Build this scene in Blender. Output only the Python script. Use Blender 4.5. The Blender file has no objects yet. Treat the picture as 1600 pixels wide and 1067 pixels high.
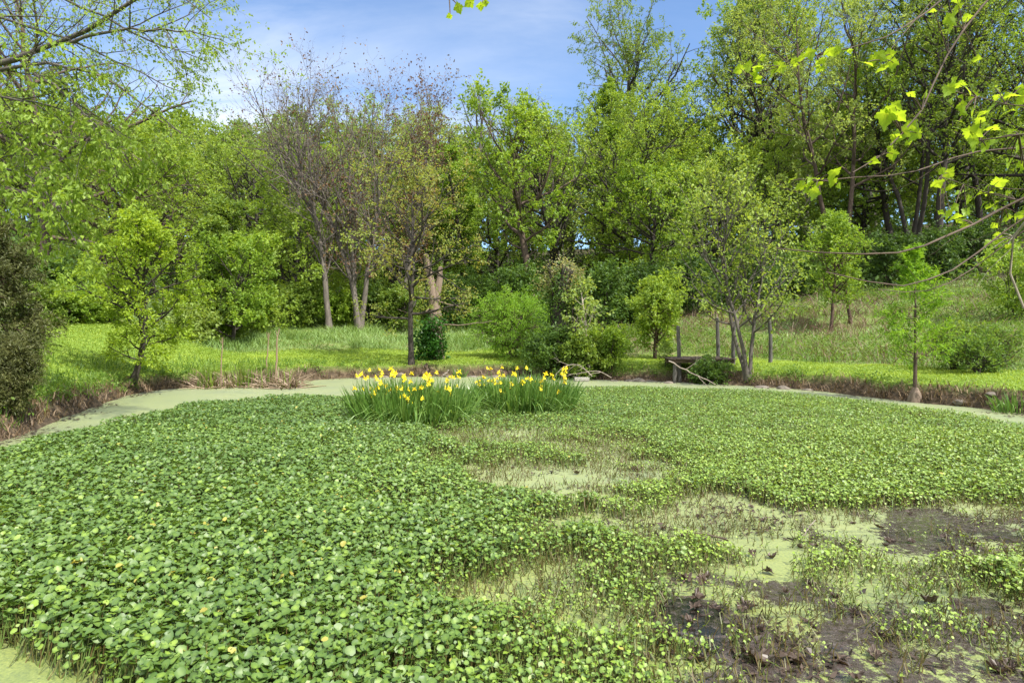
import bpy, math, numpy as np
from mathutils import Vector

S = bpy.context.scene
COL = S.collection
R = math.radians

# ------------------------------------------------------------------ camera, sky, sun, exposure
HC, F, HY = 1.7, 980.0, 515.0
cam_d = bpy.data.cameras.new('camera')
cam = bpy.data.objects.new('camera', cam_d)
COL.objects.link(cam)
cam.location = (0, 0, HC)
cam.rotation_euler = (R(90), 0, 0)
cam_d.sensor_width = 36
cam_d.lens = F / 1600 * 36
cam_d.shift_y = -(533.5 - HY) / 1600
cam_d.clip_start = 0.05
cam_d.clip_end = 3000
S.camera = cam

SUN_EL = 52.0
SUN_DIR = Vector((0.62, -0.62, 0)).normalized() * math.cos(R(SUN_EL)) + Vector((0, 0, math.sin(R(SUN_EL))))
sun_d = bpy.data.lights.new('sun', 'SUN')
sun = bpy.data.objects.new('sun', sun_d)
COL.objects.link(sun)
sun_d.energy = 3.3
sun_d.angle = R(0.6)
sun_d.color = (1.0, 0.95, 0.86)
sun.rotation_euler = SUN_DIR.to_track_quat('Z', 'Y').to_euler()
sun.location = (-30, -20, 60)

W = bpy.data.worlds.new('World')
S.world = W
W.use_nodes = True
wn, wl = W.node_tree.nodes, W.node_tree.links
wn.clear()
w_out = wn.new('ShaderNodeOutputWorld')
w_bg = wn.new('ShaderNodeBackground')
w_bg.inputs['Strength'].default_value = 0.085
sky = wn.new('ShaderNodeTexSky')
sky.sky_type = 'NISHITA'
sky.sun_disc = False
sky.sun_elevation = R(SUN_EL)
sky.sun_rotation = math.atan2(SUN_DIR.x, SUN_DIR.y)
sky.air_density = 1.0
sky.dust_density = 0.3
sky.ozone_density = 3.0


def wmath(op, a, b=None, clamp=False):
    n = wn.new('ShaderNodeMath')
    n.operation = op
    n.use_clamp = clamp
    for i, v in enumerate((a, b)):
        if v is None:
            continue
        if isinstance(v, (int, float)):
            n.inputs[i].default_value = v
        else:
            wl.new(v, n.inputs[i])
    return n.outputs[0]


tc = wn.new('ShaderNodeTexCoord')
sep = wn.new('ShaderNodeSeparateXYZ')
wl.new(tc.outputs['Generated'], sep.inputs[0])
zz = wmath('ADD', wmath('MAXIMUM', sep.outputs[2], 0.0), 0.12)
cmb = wn.new('ShaderNodeCombineXYZ')
wl.new(wmath('DIVIDE', sep.outputs[0], zz), cmb.inputs[0])
wl.new(wmath('MULTIPLY', wmath('DIVIDE', sep.outputs[1], zz), 1.0), cmb.inputs[1])
mp = wn.new('ShaderNodeMapping')
mp.inputs['Rotation'].default_value = (0, 0, R(20))
mp.inputs['Scale'].default_value = (0.55, 1.5, 1)
wl.new(cmb.outputs[0], mp.inputs[0])
nz = wn.new('ShaderNodeTexNoise')
nz.inputs['Scale'].default_value = 1.1
nz.inputs['Detail'].default_value = 9
nz.inputs['Roughness'].default_value = 0.6
nz.inputs['Distortion'].default_value = 0.6
wl.new(mp.outputs[0], nz.inputs['Vector'])
cloud = wmath('MULTIPLY', wmath('SUBTRACT', nz.outputs[0], 0.36), 2.2, True)


def bank_of_cloud(px, py, width, gain):
    v = Vector(((px - 800) / F, 1, (HY - py) / F)).normalized()
    d = wn.new('ShaderNodeVectorMath')
    d.operation = 'DISTANCE'
    wl.new(tc.outputs['Generated'], d.inputs[0])
    d.inputs[1].default_value = v
    k = wmath('SUBTRACT', 1.0, wmath('DIVIDE', d.outputs['Value'], width), True)
    return wmath('MULTIPLY', wmath('POWER', k, 1.3), gain)


amt = wmath('ADD', bank_of_cloud(340, 160, 0.32, 1.2), bank_of_cloud(700, 180, 0.2, .7))
amt = wmath('ADD', amt, bank_of_cloud(850, 20, 0.16, 0.45))
amt = wmath('ADD', amt, 0.14)
# broken white cloud added out of view, overhead and behind, as fill light
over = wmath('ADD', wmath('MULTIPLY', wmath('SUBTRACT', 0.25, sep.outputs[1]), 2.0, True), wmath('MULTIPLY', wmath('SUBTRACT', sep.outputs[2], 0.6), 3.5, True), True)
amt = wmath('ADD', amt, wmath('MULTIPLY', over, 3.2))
cm = wmath('MULTIPLY', cloud, amt, True)
mixc = wn.new('ShaderNodeMix')
mixc.data_type = 'RGBA'
wl.new(cm, mixc.inputs[0])
tint = wn.new('ShaderNodeMix')
tint.data_type = 'RGBA'
tint.blend_type = 'MULTIPLY'
tint.inputs[0].default_value = 1.0
wl.new(sky.outputs[0], tint.inputs[6])
tint.inputs[7].default_value = (0.80, 0.94, 1.06, 1)
wl.new(tint.outputs[2], mixc.inputs[6])
mixc.inputs[7].default_value = (5.4, 5.7, 6.1, 1)
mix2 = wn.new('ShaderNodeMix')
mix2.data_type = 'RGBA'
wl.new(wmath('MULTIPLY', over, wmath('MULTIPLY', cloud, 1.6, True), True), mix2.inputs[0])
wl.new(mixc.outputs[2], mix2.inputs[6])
mix2.inputs[7].default_value = (12.0, 12.0, 12.2, 1)  # extra bright colour for the added unseen cloud, lifting the shadows
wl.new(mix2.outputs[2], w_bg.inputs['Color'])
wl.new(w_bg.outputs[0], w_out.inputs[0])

S.view_settings.view_transform = 'Standard'
S.view_settings.look = 'None'
S.view_settings.exposure = 1.42
S.view_settings.gamma = 1.0
S.cycles.max_bounces = 7
S.cycles.diffuse_bounces = 4
S.cycles.glossy_bounces = 2
S.cycles.transmission_bounces = 4
S.cycles.sample_clamp_indirect = 6.0
S.cycles.caustics_reflective = False
S.cycles.caustics_refractive = False

# ------------------------------------------------------------------ helpers
rng = np.random.default_rng(7)


def PX(px, Y):
    return (px - 800.0) / F * Y


def PZ(py, Y):
    return HC + (HY - py) / F * Y


def nrm(a):
    return a / np.maximum(np.linalg.norm(a, axis=-1, keepdims=True), 1e-9)


def vnoise(x, y, scale, seed=0):
    x = np.asarray(x, float) / scale
    y = np.asarray(y, float) / scale
    xi, yi = np.floor(x).astype(np.int64), np.floor(y).astype(np.int64)
    fx, fy = x - xi, y - yi
    fx, fy = fx * fx * (3 - 2 * fx), fy * fy * (3 - 2 * fy)

    def h(a, b):
        n = (a * 374761393 + b * 668265263 + seed * 1442695041) & 0xFFFFFFFF
        n = ((n ^ (n >> 13)) * 1274126177) & 0xFFFFFFFF
        return ((n ^ (n >> 16)) & 0xFFFF) / 65535.0
    return (h(xi, yi) * (1 - fx) + h(xi + 1, yi) * fx) * (1 - fy) + (h(xi, yi + 1) * (1 - fx) + h(xi + 1, yi + 1) * fx) * fy


def fbm(x, y, scale, seed=0, n=3):
    t, a, s = 0, 1.0, 0
    for i in range(n):
        t = t + a * vnoise(x, y, scale / 2 ** i, seed + i * 17)
        s += a
        a *= 0.5
    return t / s


def sstep(a, b, x):
    t = np.clip((np.asarray(x, float) - a) / (b - a), 0, 1)
    return t * t * (3 - 2 * t)


class Geo:
    """Collects vertices, faces of any size and one value per vertex."""

    def __init__(s):
        s.v, s.f, s.a, s.n = [], [], [], 0

    def add(s, v, f, a=None):
        v = np.asarray(v, float).reshape(-1, 3)
        s.v.append(v)
        f = np.asarray(f, np.int64)
        s.f.append(f + s.n)
        if a is None:
            a = np.full(len(v), 0.5)
        s.a.append(np.broadcast_to(np.asarray(a, float), (len(v),)).copy())
        s.n += len(v)

    def moved(s, rot, sc, off):
        """(vertices, faces, values) turned about z, scaled, moved"""
        v = np.concatenate(s.v)
        c, q = math.cos(rot), math.sin(rot)
        w = np.stack([v[:, 0] * c - v[:, 1] * q, v[:, 0] * q + v[:, 1] * c, v[:, 2]], 1) * sc + np.asarray(off)
        return w, s.f, np.concatenate(s.a)

    def merge(s, g, rot=0, sc=1.0, off=(0, 0, 0), da=0.0):
        w, fs, a = g.moved(rot, sc, off)
        base = s.n
        s.v.append(w)
        s.a.append(a + da)
        for f in fs:
            s.f.append(f + base)
        s.n += len(w)

    def mesh(s, name, mats, smooth=False):
        me = bpy.data.meshes.new(name)
        v = np.concatenate(s.v)
        me.vertices.add(len(v))
        me.vertices.foreach_set('co', v.astype(np.float32).ravel())
        sizes = np.concatenate([np.full(len(f), f.shape[1]) for f in s.f if len(f)])
        loops = np.concatenate([f.ravel() for f in s.f if len(f)])
        me.loops.add(len(loops))
        me.loops.foreach_set('vertex_index', loops.astype(np.int32))
        me.polygons.add(len(sizes))
        st = np.concatenate([[0], np.cumsum(sizes)[:-1]])
        me.polygons.foreach_set('loop_start', st.astype(np.int32))
        me.polygons.foreach_set('use_smooth', np.full(len(sizes), bool(smooth)))
        at = me.attributes.new('var', 'FLOAT', 'POINT')
        at.data.foreach_set('value', np.concatenate(s.a).astype(np.float32))
        me.update(calc_edges=True)
        for m in (mats if isinstance(mats, (list, tuple)) else [mats]):
            me.materials.append(m)
        return me


def obj(name, geo, mat, parent=None, smooth=False, loc=None):
    o = bpy.data.objects.new(name, geo.mesh(name, mat, smooth) if isinstance(geo, Geo) else geo)
    COL.objects.link(o)
    if parent is not None:
        o.parent = parent
    if loc is not None:
        o.location = loc
    return o


def tag(o, label=None, cat=None, group=None, kind=None):
    if label:
        o['label'] = label
    if cat:
        o['category'] = cat
    if group:
        o['group'] = group
    if kind:
        o['kind'] = kind
    return o


def thing(name, label, cat, loc, group=None):
    o = bpy.data.objects.new(name, None)
    o.empty_display_size = 0.3
    COL.objects.link(o)
    o.location = loc
    return tag(o, label, cat, group)


# ------------------------------------------------------------------ materials
def new_mat(name):
    m = bpy.data.materials.new(name)
    m.use_nodes = True
    nt = m.node_tree
    nt.nodes.clear()
    out = nt.nodes.new('ShaderNodeOutputMaterial')
    return m, nt, nt.nodes, nt.links, out


def ramp(nt, fac, cols):
    r = nt.nodes.new('ShaderNodeValToRGB')
    els = r.color_ramp.elements
    while len(els) < len(cols):
        els.new(0.5)
    for e, (p, c) in zip(els, cols):
        e.position = p
        e.color = (*c, 1)
    nt.links.new(fac, r.inputs[0])
    return r.outputs[0]


def leaf_mat(name, dark, mid, light, trans=0.48, rough=0.5, spec=0.35, tcol=1.25, spot=False):
    m, nt, n, l, out = new_mat(name)
    at = n.new('ShaderNodeAttribute')
    at.attribute_name = 'var'
    stops = [(0.0, dark), (0.5, mid), (1.0, light)] if not spot else [(0.0, dark), (0.48, mid), (0.9, light), (1.0, spot)]
    col = ramp(nt, at.outputs['Fac'], stops)
    p = n.new('ShaderNodeBsdfPrincipled')
    l.new(col, p.inputs['Base Color'])
    p.inputs['Roughness'].default_value = rough
    p.inputs['Specular IOR Level'].default_value = spec
    t = n.new('ShaderNodeBsdfTranslucent')
    mc = n.new('ShaderNodeMix')
    mc.data_type = 'RGBA'
    mc.blend_type = 'MULTIPLY'
    mc.inputs[0].default_value = 1
    l.new(col, mc.inputs[6])
    mc.inputs[7].default_value = (1.25 * tcol, 1.1 * tcol, 0.55 * tcol, 1)
    l.new(mc.outputs[2], t.inputs[0])
    mx = n.new('ShaderNodeMixShader')
    mx.inputs[0].default_value = trans
    l.new(p.outputs[0], mx.inputs[1])
    l.new(t.outputs[0], mx.inputs[2])
    l.new(mx.outputs[0], out.inputs[0])
    return m


def bark_mat(name, dark, light, scale=6.0, bump=0.6, stretch=0.25):
    m, nt, n, l, out = new_mat(name)
    tcn = n.new('ShaderNodeTexCoord')
    mpn = n.new('ShaderNodeMapping')
    mpn.inputs['Scale'].default_value = (1, 1, stretch)
    l.new(tcn.outputs['Object'], mpn.inputs[0])
    z = n.new('ShaderNodeTexNoise')
    z.inputs['Scale'].default_value = scale
    z.inputs['Detail'].default_value = 6
    z.inputs['Roughness'].default_value = 0.7
    l.new(mpn.outputs[0], z.inputs['Vector'])
    col = ramp(nt, z.outputs[0], [(0.3, dark), (0.7, light)])
    p = n.new('ShaderNodeBsdfPrincipled')
    l.new(col, p.inputs['Base Color'])
    p.inputs['Roughness'].default_value = 0.9
    b = n.new('ShaderNodeBump')
    b.inputs['Strength'].default_value = bump
    b.inputs['Distance'].default_value = 0.03
    l.new(z.outputs[0], b.inputs['Height'])
    l.new(b.outputs[0], p.inputs['Normal'])
    l.new(p.outputs[0], out.inputs[0])
    return m


M = {}
M['leaf_mid'] = leaf_mat('leaf_mid', (.10, .17, .03), (.16, .25, .04), (.25, .34, .06))
M['leaf_bright'] = leaf_mat('leaf_bright', (.12, .215, .028), (.20, .32, .036), (.30, .42, .06))
M['leaf_yellow'] = leaf_mat('leaf_yellow', (.14, .22, .032), (.22, .335, .045), (.33, .44, .07))
M['leaf_pale'] = leaf_mat('leaf_pale', (.16, .225, .055), (.245, .34, .08), (.35, .45, .13))
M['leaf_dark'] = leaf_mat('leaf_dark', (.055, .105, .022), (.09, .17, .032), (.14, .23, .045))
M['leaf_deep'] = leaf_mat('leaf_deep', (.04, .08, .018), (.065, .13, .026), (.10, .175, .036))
M['leaf_cedar'] = leaf_mat('leaf_cedar', (.05, .06, .02), (.09, .105, .032), (.15, .155, .05), trans=0.25)
M['leaf_rust'] = leaf_mat('leaf_rust', (.25, .17, .065), (.25, .29, .07), (.27, .37, .08))
M['leaf_lime'] = leaf_mat('leaf_lime', (.15, .25, .022), (.25, .37, .032), (.36, .47, .055))
M['leaf_fresh'] = leaf_mat('leaf_fresh', (.15, .23, .04), (.24, .34, .055), (.37, .46, .11))
M['reed'] = leaf_mat('reed', (.14, .095, .06), (.26, .19, .13), (.40, .31, .23), trans=.1)
M['bud_brown'] = leaf_mat('bud_brown', (.11, .045, .025), (.16, .085, .04), (.17, .14, .05), trans=0.2)
M['leaf_cypress'] = leaf_mat('leaf_cypress', (.12, .24, .02), (.19, .35, .03), (.28, .46, .05))
M['leaf_vine'] = leaf_mat('leaf_vine', (.05, .13, .016), (.13, .21, .05), (.38, .34, .20))
M['leaf_ivy'] = leaf_mat('leaf_ivy', (.02, .065, .012), (.04, .13, .018), (.07, .2, .03), rough=.35)
M['penny'] = leaf_mat('penny', (.06, .125, .025), (.125, .215, .031), (.26, .38, .045), trans=0.3, rough=0.5, spec=0.7, spot=(.36, .33, .06))
M['penny_stem'] = leaf_mat('penny_stem', (.10, .07, .025), (.10, .12, .03), (.10, .17, .035), trans=0.15)
M['lawn'] = leaf_mat('lawn', (.16, .25, .03), (.25, .36, .042), (.36, .46, .075), trans=0.35)
M['meadow'] = leaf_mat('meadow', (.13, .22, .055), (.21, .33, .10), (.33, .44, .22), trans=0.35)
M['iris_blade'] = leaf_mat('iris_blade', (.05, .12, .02), (.10, .20, .035), (.20, .31, .08), trans=0.3, rough=.33, spec=.5)
M['petal'] = leaf_mat('petal', (.70, .52, .006), (.82, .68, .015), (.86, .74, .03), trans=0.3, tcol=.95)
M['straw'] = leaf_mat('straw', (.085, .055, .033), (.16, .11, .065), (.30, .22, .14), trans=0.15)
M['brush'] = leaf_mat('brush', (.12, .07, .045), (.18, .12, .08), (.20, .17, .09), trans=0.15)
M['dead_leaf'] = leaf_mat('dead_leaf', (.024, .018, .013), (.07, .048, .034), (.18, .135, .105), trans=0.15, rough=.4)
M['syc_leaf'] = leaf_mat('syc_leaf', (.17, .30, .03), (.28, .42, .035), (.38, .50, .05), trans=0.6, tcol=1.25, rough=.45)
M['weed'] = leaf_mat('weed', (.07, .14, .025), (.13, .23, .035), (.21, .31, .06))
M['bark_grey'] = bark_mat('bark_grey', (.04, .034, .028), (.13, .115, .098))
M['bark_twig'] = bark_mat('bark_twig', (.06, .05, .042), (.18, .155, .13))
M['bark_dark'] = bark_mat('bark_dark', (.02, .016, .013), (.06, .05, .04))
M['bark_brown'] = bark_mat('bark_brown', (.04, .027, .02), (.115, .08, .058))
M['bark_pale'] = bark_mat('bark_pale', (.16, .13, .10), (.42, .37, .30))
M['bark_red'] = bark_mat('bark_red', (.035, .022, .016), (.11, .065, .045))
M['snag_wood'] = bark_mat('snag_wood', (.08, .054, .04), (.27, .205, .155), 9, .9)
M['old_board'] = bark_mat('old_board', (.04, .026, .02), (.13, .09, .068), 8, .5, 1)
M['old_post'] = bark_mat('old_post', (.035, .032, .03), (.13, .12, .11), 10, .6)
M['twig_pale'] = bark_mat('twig_pale', (.15, .12, .10), (.34, .29, .25), 20)
M['stone'] = bark_mat('stone', (.06, .05, .042), (.20, .17, .14), 7, .8, 1)
M['concrete'] = bark_mat('concrete', (.2, .19, .17), (.36, .34, .31), 9, .4, 1)

# ------------------------------------------------------------------ terrain
SHORE = np.array([(-7.75, 9.5), (-8.45, 11.5), (-9.2, 13.9), (-9.95, 16.7), (-9.4, 18.5), (-7.0, 20.8), (-5.4, 22.2), (-2.3, 22.8),
                  (0.7, 22.8), (3.4, 21.0), (5.5, 20.3), (7.1, 18.9), (8.2, 17.9), (8.95, 15.9), (9.5, 14.5), (10.2, 13.3), (10.3, 11.8),
                  (8.9, 9.0), (6.7, 6.0), (5.0, 3.6), (3.6, 1.7), (1.5, 0.9), (-2, 0.8), (-5, 1.6), (-7.2, 3.5), (-7.9, 6.5)])


def smooth_loop(p, k=6):
    n = len(p)
    out = []
    for i in range(n):
        a, b, c, d = p[i - 1], p[i], p[(i + 1) % n], p[(i + 2) % n]
        for j in range(k):
            t = j / k
            out.append(0.5 * (2 * b + (c - a) * t + (2 * a - 5 * b + 4 * c - d) * t * t + (3 * b - a - 3 * c + d) * t ** 3))
    return np.array(out)


SHORE_S = smooth_loop(SHORE)


def shore_dist(x, y):
    """metres from the waterline, positive on land"""
    x, y = np.asarray(x, float).ravel(), np.asarray(y, float).ravel()
    best = np.full(x.shape, 1e9)
    inside = np.zeros(x.shape, bool)
    n = len(SHORE_S)
    for i in range(n):
        ax, ay = SHORE_S[i]
        bx, by = SHORE_S[(i + 1) % n]
        dx, dy = bx - ax, by - ay
        t = np.clip(((x - ax) * dx + (y - ay) * dy) / (dx * dx + dy * dy), 0, 1)
        best = np.minimum(best, (x - ax - t * dx) ** 2 + (y - ay - t * dy) ** 2)
        c = (ay > y) != (by > y)
        if dy != 0:
            inside ^= c & (x < (bx - ax) * (y - ay) / dy + ax)
    d = np.sqrt(best)
    return np.where(inside, -d, d)


def ground_z(x, y, d=None):
    x, y = np.asarray(x, float), np.asarray(y, float)
    shp = np.broadcast(x, y).shape
    x, y = np.broadcast_to(x, shp).ravel(), np.broadcast_to(y, shp).ravel()
    if d is None:
        d = shore_dist(x, y)
    dn = d + (vnoise(x, y, 1.3, 3) - .5) * .35 * sstep(0, .5, np.abs(d)) + (vnoise(x, y, .45, 4) - .5) * .16
    bank = np.interp(dn, [-1.0, -.1, .0, .10, .2, .32, .8, 2.0, 6.0], [-.35, -.12, .0, .09, .26, .40, .48, .55, .68])
    a = x / np.maximum(y, 6.0)
    k = np.interp(a, [-1.2, -.8, -.4, -.1, .15, .3, .45, .6, .8, 1.3], [.10, .10, .12, .12, .14, .17, .20, .19, .185, .18])
    r = np.maximum(d - 5.0, 0)
    rise = k * r
    left = sstep(-.44, -.66, a) * sstep(2, 7, y)
    bank = bank + left * 1.15 * sstep(.2, 5.5, d)
    far = sstep(14, 40, r) * np.clip(r - 14, 0, 80) * .09
    und = (fbm(x, y, 5, 9) - .5) * .3 * sstep(1, 6, d) + (vnoise(x, y, .9, 12) - .5) * .07 * sstep(.4, 1.5, d)
    z = bank + np.minimum(rise, 7 + .02 * r) + far + und
    return z.reshape(shp) if shp else float(z[0])


def gz(x, y):
    return float(ground_z(np.array([x]), np.array([y]))[0])


def axis(lo, hi, step, far):
    inner = np.arange(lo, hi + 1e-6, step)
    o1 = hi + np.cumsum(np.geomspace(step * 1.5, far * .25, 26))
    o0 = lo - np.cumsum(np.geomspace(step * 1.5, far * .25, 26))
    return np.concatenate([o0[::-1], inner, o1])


gx, gy = axis(-17, 17, .16, 800), axis(-2, 32, .16, 800)
GX, GY = np.meshgrid(gx, gy)
fx_, fy_ = GX.ravel(), GY.ravel()
gd = shore_dist(fx_, fy_)
gzv = ground_z(fx_, fy_, gd)
nx, ny = len(gx), len(gy)
ii = np.arange(nx * ny).reshape(ny, nx)
faces = np.stack([ii[:-1, :-1], ii[:-1, 1:], ii[1:, 1:], ii[1:, :-1]], -1).reshape(-1, 4)


def lawn_edge(x, y):
    a = x / np.maximum(y, 4)
    return np.interp(a, [-.9, -.6, -.45, -.2, .1, .3, .5, .8], [6.3, 6.5, 5.6, 5.6, 5.5, 4.2, 3.7, 3.6]) + (vnoise(x, y, 2.2, 21) - .5) * 1.6


# zone value: 0 mud/soil, .33 lawn, .66 meadow, 1 woodland floor
le = lawn_edge(fx_, fy_)
zone = np.interp(gd, [.12, .5], [0, .33])
zone = np.where(gd > .8, .33 + .33 * sstep(-.5, .7, gd - le), zone)
zone = zone + .34 * sstep(13, 20, gd + (fbm(fx_, fy_, 4, 31) - .5) * 6)
g = Geo()
g.add(np.stack([fx_, fy_, gzv], 1), faces, zone)


def ground_material():
    m, nt, n, l, out = new_mat('ground')
    at = n.new('ShaderNodeAttribute')
    at.attribute_name = 'var'
    pos = n.new('ShaderNodeNewGeometry')

    def noise(sc, det=5):
        z = n.new('ShaderNodeTexNoise')
        z.inputs['Scale'].default_value = sc
        z.inputs['Detail'].default_value = det
        z.inputs['Roughness'].default_value = .65
        l.new(pos.outputs['Position'], z.inputs['Vector'])
        return z.outputs[0]
    n1, n2 = noise(5), noise(1.1)
    soil = ramp(nt, n1, [(.3, (.022, .016, .011)), (.55, (.075, .055, .036)), (.75, (.17, .13, .085))])
    lawn = ramp(nt, n1, [(.25, (.06, .10, .014)), (.5, (.11, .18, .022)), (.75, (.17, .24, .035))])
    mead = ramp(nt, n2, [(.3, (.10, .12, .04)), (.5, (.12, .17, .04)), (.7, (.20, .17, .09))])
    wood = ramp(nt, n1, [(.3, (.03, .03, .014)), (.7, (.075, .062, .034))])

    def mix(fac, a, b):
        x = n.new('ShaderNodeMix')
        x.data_type = 'RGBA'
        l.new(fac, x.inputs[0])
        l.new(a, x.inputs[6])
        l.new(b, x.inputs[7])
        return x.outputs[2]

    def rng_(lo, hi):
        r = n.new('ShaderNodeMapRange')
        r.inputs[1].default_value, r.inputs[2].default_value = lo, hi
        l.new(at.outputs['Fac'], r.inputs[0])
        return r.outputs[0]
    c = mix(rng_(.05, .3), soil, lawn)
    c = mix(rng_(.4, .62), c, mead)
    c = mix(rng_(.7, .95), c, wood)
    p = n.new('ShaderNodeBsdfPrincipled')
    l.new(c, p.inputs['Base Color'])
    p.inputs['Roughness'].default_value = .95
    p.inputs['Specular IOR Level'].default_value = .2
    b = n.new('ShaderNodeBump')
    b.inputs['Strength'].default_value = .8
    b.inputs['Distance'].default_value = .05
    l.new(noise(9), b.inputs['Height'])
    l.new(b.outputs[0], p.inputs['Normal'])
    l.new(p.outputs[0], out.inputs[0])
    return m


ground = tag(obj('ground', g, ground_material(), smooth=True), kind='structure')


# ------------------------------------------------------------------ pond surface: duckweed, open dark water, wet mud
def to_px(x, y, z=0.0):
    y = np.maximum(y, .3)
    return 800 + F * x / y, HY - F * (z - HC) / y


def in_poly(px, py, poly):
    ins = np.zeros(px.shape, bool)
    n = len(poly)
    for i in range(n):
        (ax, ay), (bx, by) = poly[i], poly[(i + 1) % n]
        if ay == by:
            continue
        c = (ay > py) != (by > py)
        ins ^= c & (px < (bx - ax) * (py - ay) / (by - ay) + ax)
    return ins


def poly_plan(pts, z=0.0):
    """outline read off the photograph, taken down to the water plane"""
    out = []
    for px, py in pts:
        Y = (HC - z) * F / (py - HY)
        out.append((PX(px, Y), Y))
    return out


FRONT = poly_plan([(-400, 800), (-150, 745), (0, 702), (100, 675), (230, 643), (330, 626), (470, 618), (560, 618), (620, 612), (760, 606), (900, 604), (1000, 601),
                   (1165, 606), (1250, 611), (1350, 623), (1430, 632), (1560, 649), (1640, 659), (1900, 740), (2300, 1000), (2300, 1200), (-500, 1200)], .17)
BARE_LEFT = poly_plan([(-300, 985), (0, 1000), (60, 1012), (120, 1042), (165, 1090), (150, 1200), (-300, 1200)])
OPEN_A = poly_plan([(735, 735), (800, 722), (900, 730), (1040, 730), (1055, 752), (980, 772), (930, 785), (830, 782), (750, 768)])
OPEN_B = poly_plan([(815, 822), (900, 808), (1000, 815), (1050, 780), (1150, 778), (1250, 800), (1420, 785), (1640, 790), (1640, 850), (1420, 880), (1330, 862),
                    (1270, 930), (1180, 925), (1150, 870), (1080, 842), (960, 850), (850, 850)])
MUD_C = poly_plan([(1000, 925), (1180, 890), (1280, 900), (1400, 960), (1640, 850), (1700, 1200), (1090, 1200), (1040, 1010)])
THIN_D = poly_plan([(700, 668), (830, 655), (960, 672), (1060, 715), (1060, 790), (820, 800), (700, 760)])
THIN_E = poly_plan([(700, 960), (830, 850), (1100, 830), (1640, 790), (1640, 1200), (760, 1200), (690, 1050)])
POOLS = [poly_plan(q) for q in ([(1012, 955), (1050, 935), (1105, 945), (1125, 985), (1140, 1035), (1098, 1045), (1075, 1005), (1030, 990)], [(1180, 925), (1240, 915), (1262, 940), (1205, 950)],
                               [(1390, 800), (1480, 795), (1520, 822), (1440, 832)], [(1290, 985), (1350, 975), (1372, 1005), (1310, 1012)], [(1475, 930), (1545, 925), (1560, 950), (1490, 955)])]


def soft_in(x, y, poly, soft, seed):
    """0..1, ragged edge of width SOFT"""
    jx = (vnoise(x, y, .55, seed) - .5) * soft * 2.2 + (vnoise(x, y, .17, seed + 5) - .5) * soft
    jy = (vnoise(x, y, .55, seed + 1) - .5) * soft * 2.2 + (vnoise(x, y, .17, seed + 6) - .5) * soft
    t = np.zeros(x.shape)
    for ox, oy in ((0, 0), (.5, 0), (-.5, 0), (0, .5), (0, -.5)):
        t += in_poly(x + jx + ox * soft, y + jy + oy * soft, poly)
    return t / 5


SPARSE = poly_plan([(1170, 925), (1250, 868), (1640, 842), (1640, 1200), (1150, 1200)])


def pools_at(x, y):
    return np.clip(sum(soft_in(x, y, q, .09, 130 + i) for i, q in enumerate(POOLS)), 0, 1)


def penny_density(x, y):
    d = soft_in(x, y, FRONT, .22, 40)
    d *= 1 - soft_in(x, y, BARE_LEFT, .1, 50)
    cl = fbm(x, y, .8, 77)
    d *= 1 - soft_in(x, y, THIN_D, .5, 60) * (.35 + .5 * sstep(.4, .6, cl))
    d *= 1 - soft_in(x, y, THIN_E, .35, 65) * (.35 + .6 * sstep(.40, .58, fbm(x, y, 1.0, 79)))
    d *= 1 - soft_in(x, y, OPEN_A, .25, 70) * (.97 - .5 * sstep(.55, .68, cl))
    d *= 1 - soft_in(x, y, OPEN_B, .2, 74) * (.98 - .3 * sstep(.6, .72, cl))
    d *= 1 - soft_in(x, y, MUD_C, .2, 78) * (.9 - .65 * sstep(.5, .62, fbm(x, y, .5, 81)))
    d *= 1 - soft_in(x, y, SPARSE, .35, 83) * (.35 + .45 * sstep(.36, .56, fbm(x, y, .45, 84)))
    d *= 1 - .95 * pools_at(x, y)
    return np.clip(d, 0, 1)


wx, wy = np.arange(-10.6, 11.0, .06), np.arange(.3, 23.6, .06)
WX, WY = np.meshgrid(wx, wy)
qx, qy = WX.ravel(), WY.ravel()
wd = shore_dist(qx, qy)
nx, ny = len(wx), len(wy)
mudv = np.clip(soft_in(qx, qy, MUD_C, .25, 90) + soft_in(qx, qy, poly_plan([(1230, 800), (1640, 782), (1640, 850), (1400, 880), (1260, 850)]), .3, 91) * .9, 0, 1)
mudv = mudv * (.26 + .66 * sstep(.32, .6, fbm(qx, qy, .4, 92)))
mudv = np.maximum(mudv, .75 * penny_density(qx, qy) * sstep(.45, .6, fbm(qx, qy, .6, 95)))
pool = pools_at(qx, qy)
mudv = np.where(pool > .35, np.where(qx / qy < .345, 2.1, .85), mudv)
mudv += .6 * sstep(-.35, -.05, wd) * vnoise(qx, qy, .3, 96)
ii = np.arange(nx * ny).reshape(ny, nx)
wf = np.stack([ii[:-1, :-1], ii[:-1, 1:], ii[1:, 1:], ii[1:, :-1]], -1).reshape(-1, 4)
wf = wf[(wd[wf] < .5).any(1)]
g = Geo()
g.add(np.stack([qx, qy, (vnoise(qx, qy, .12, 99) - .5) * .006 * sstep(.3, .5, mudv)], 1), wf, mudv)


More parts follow.
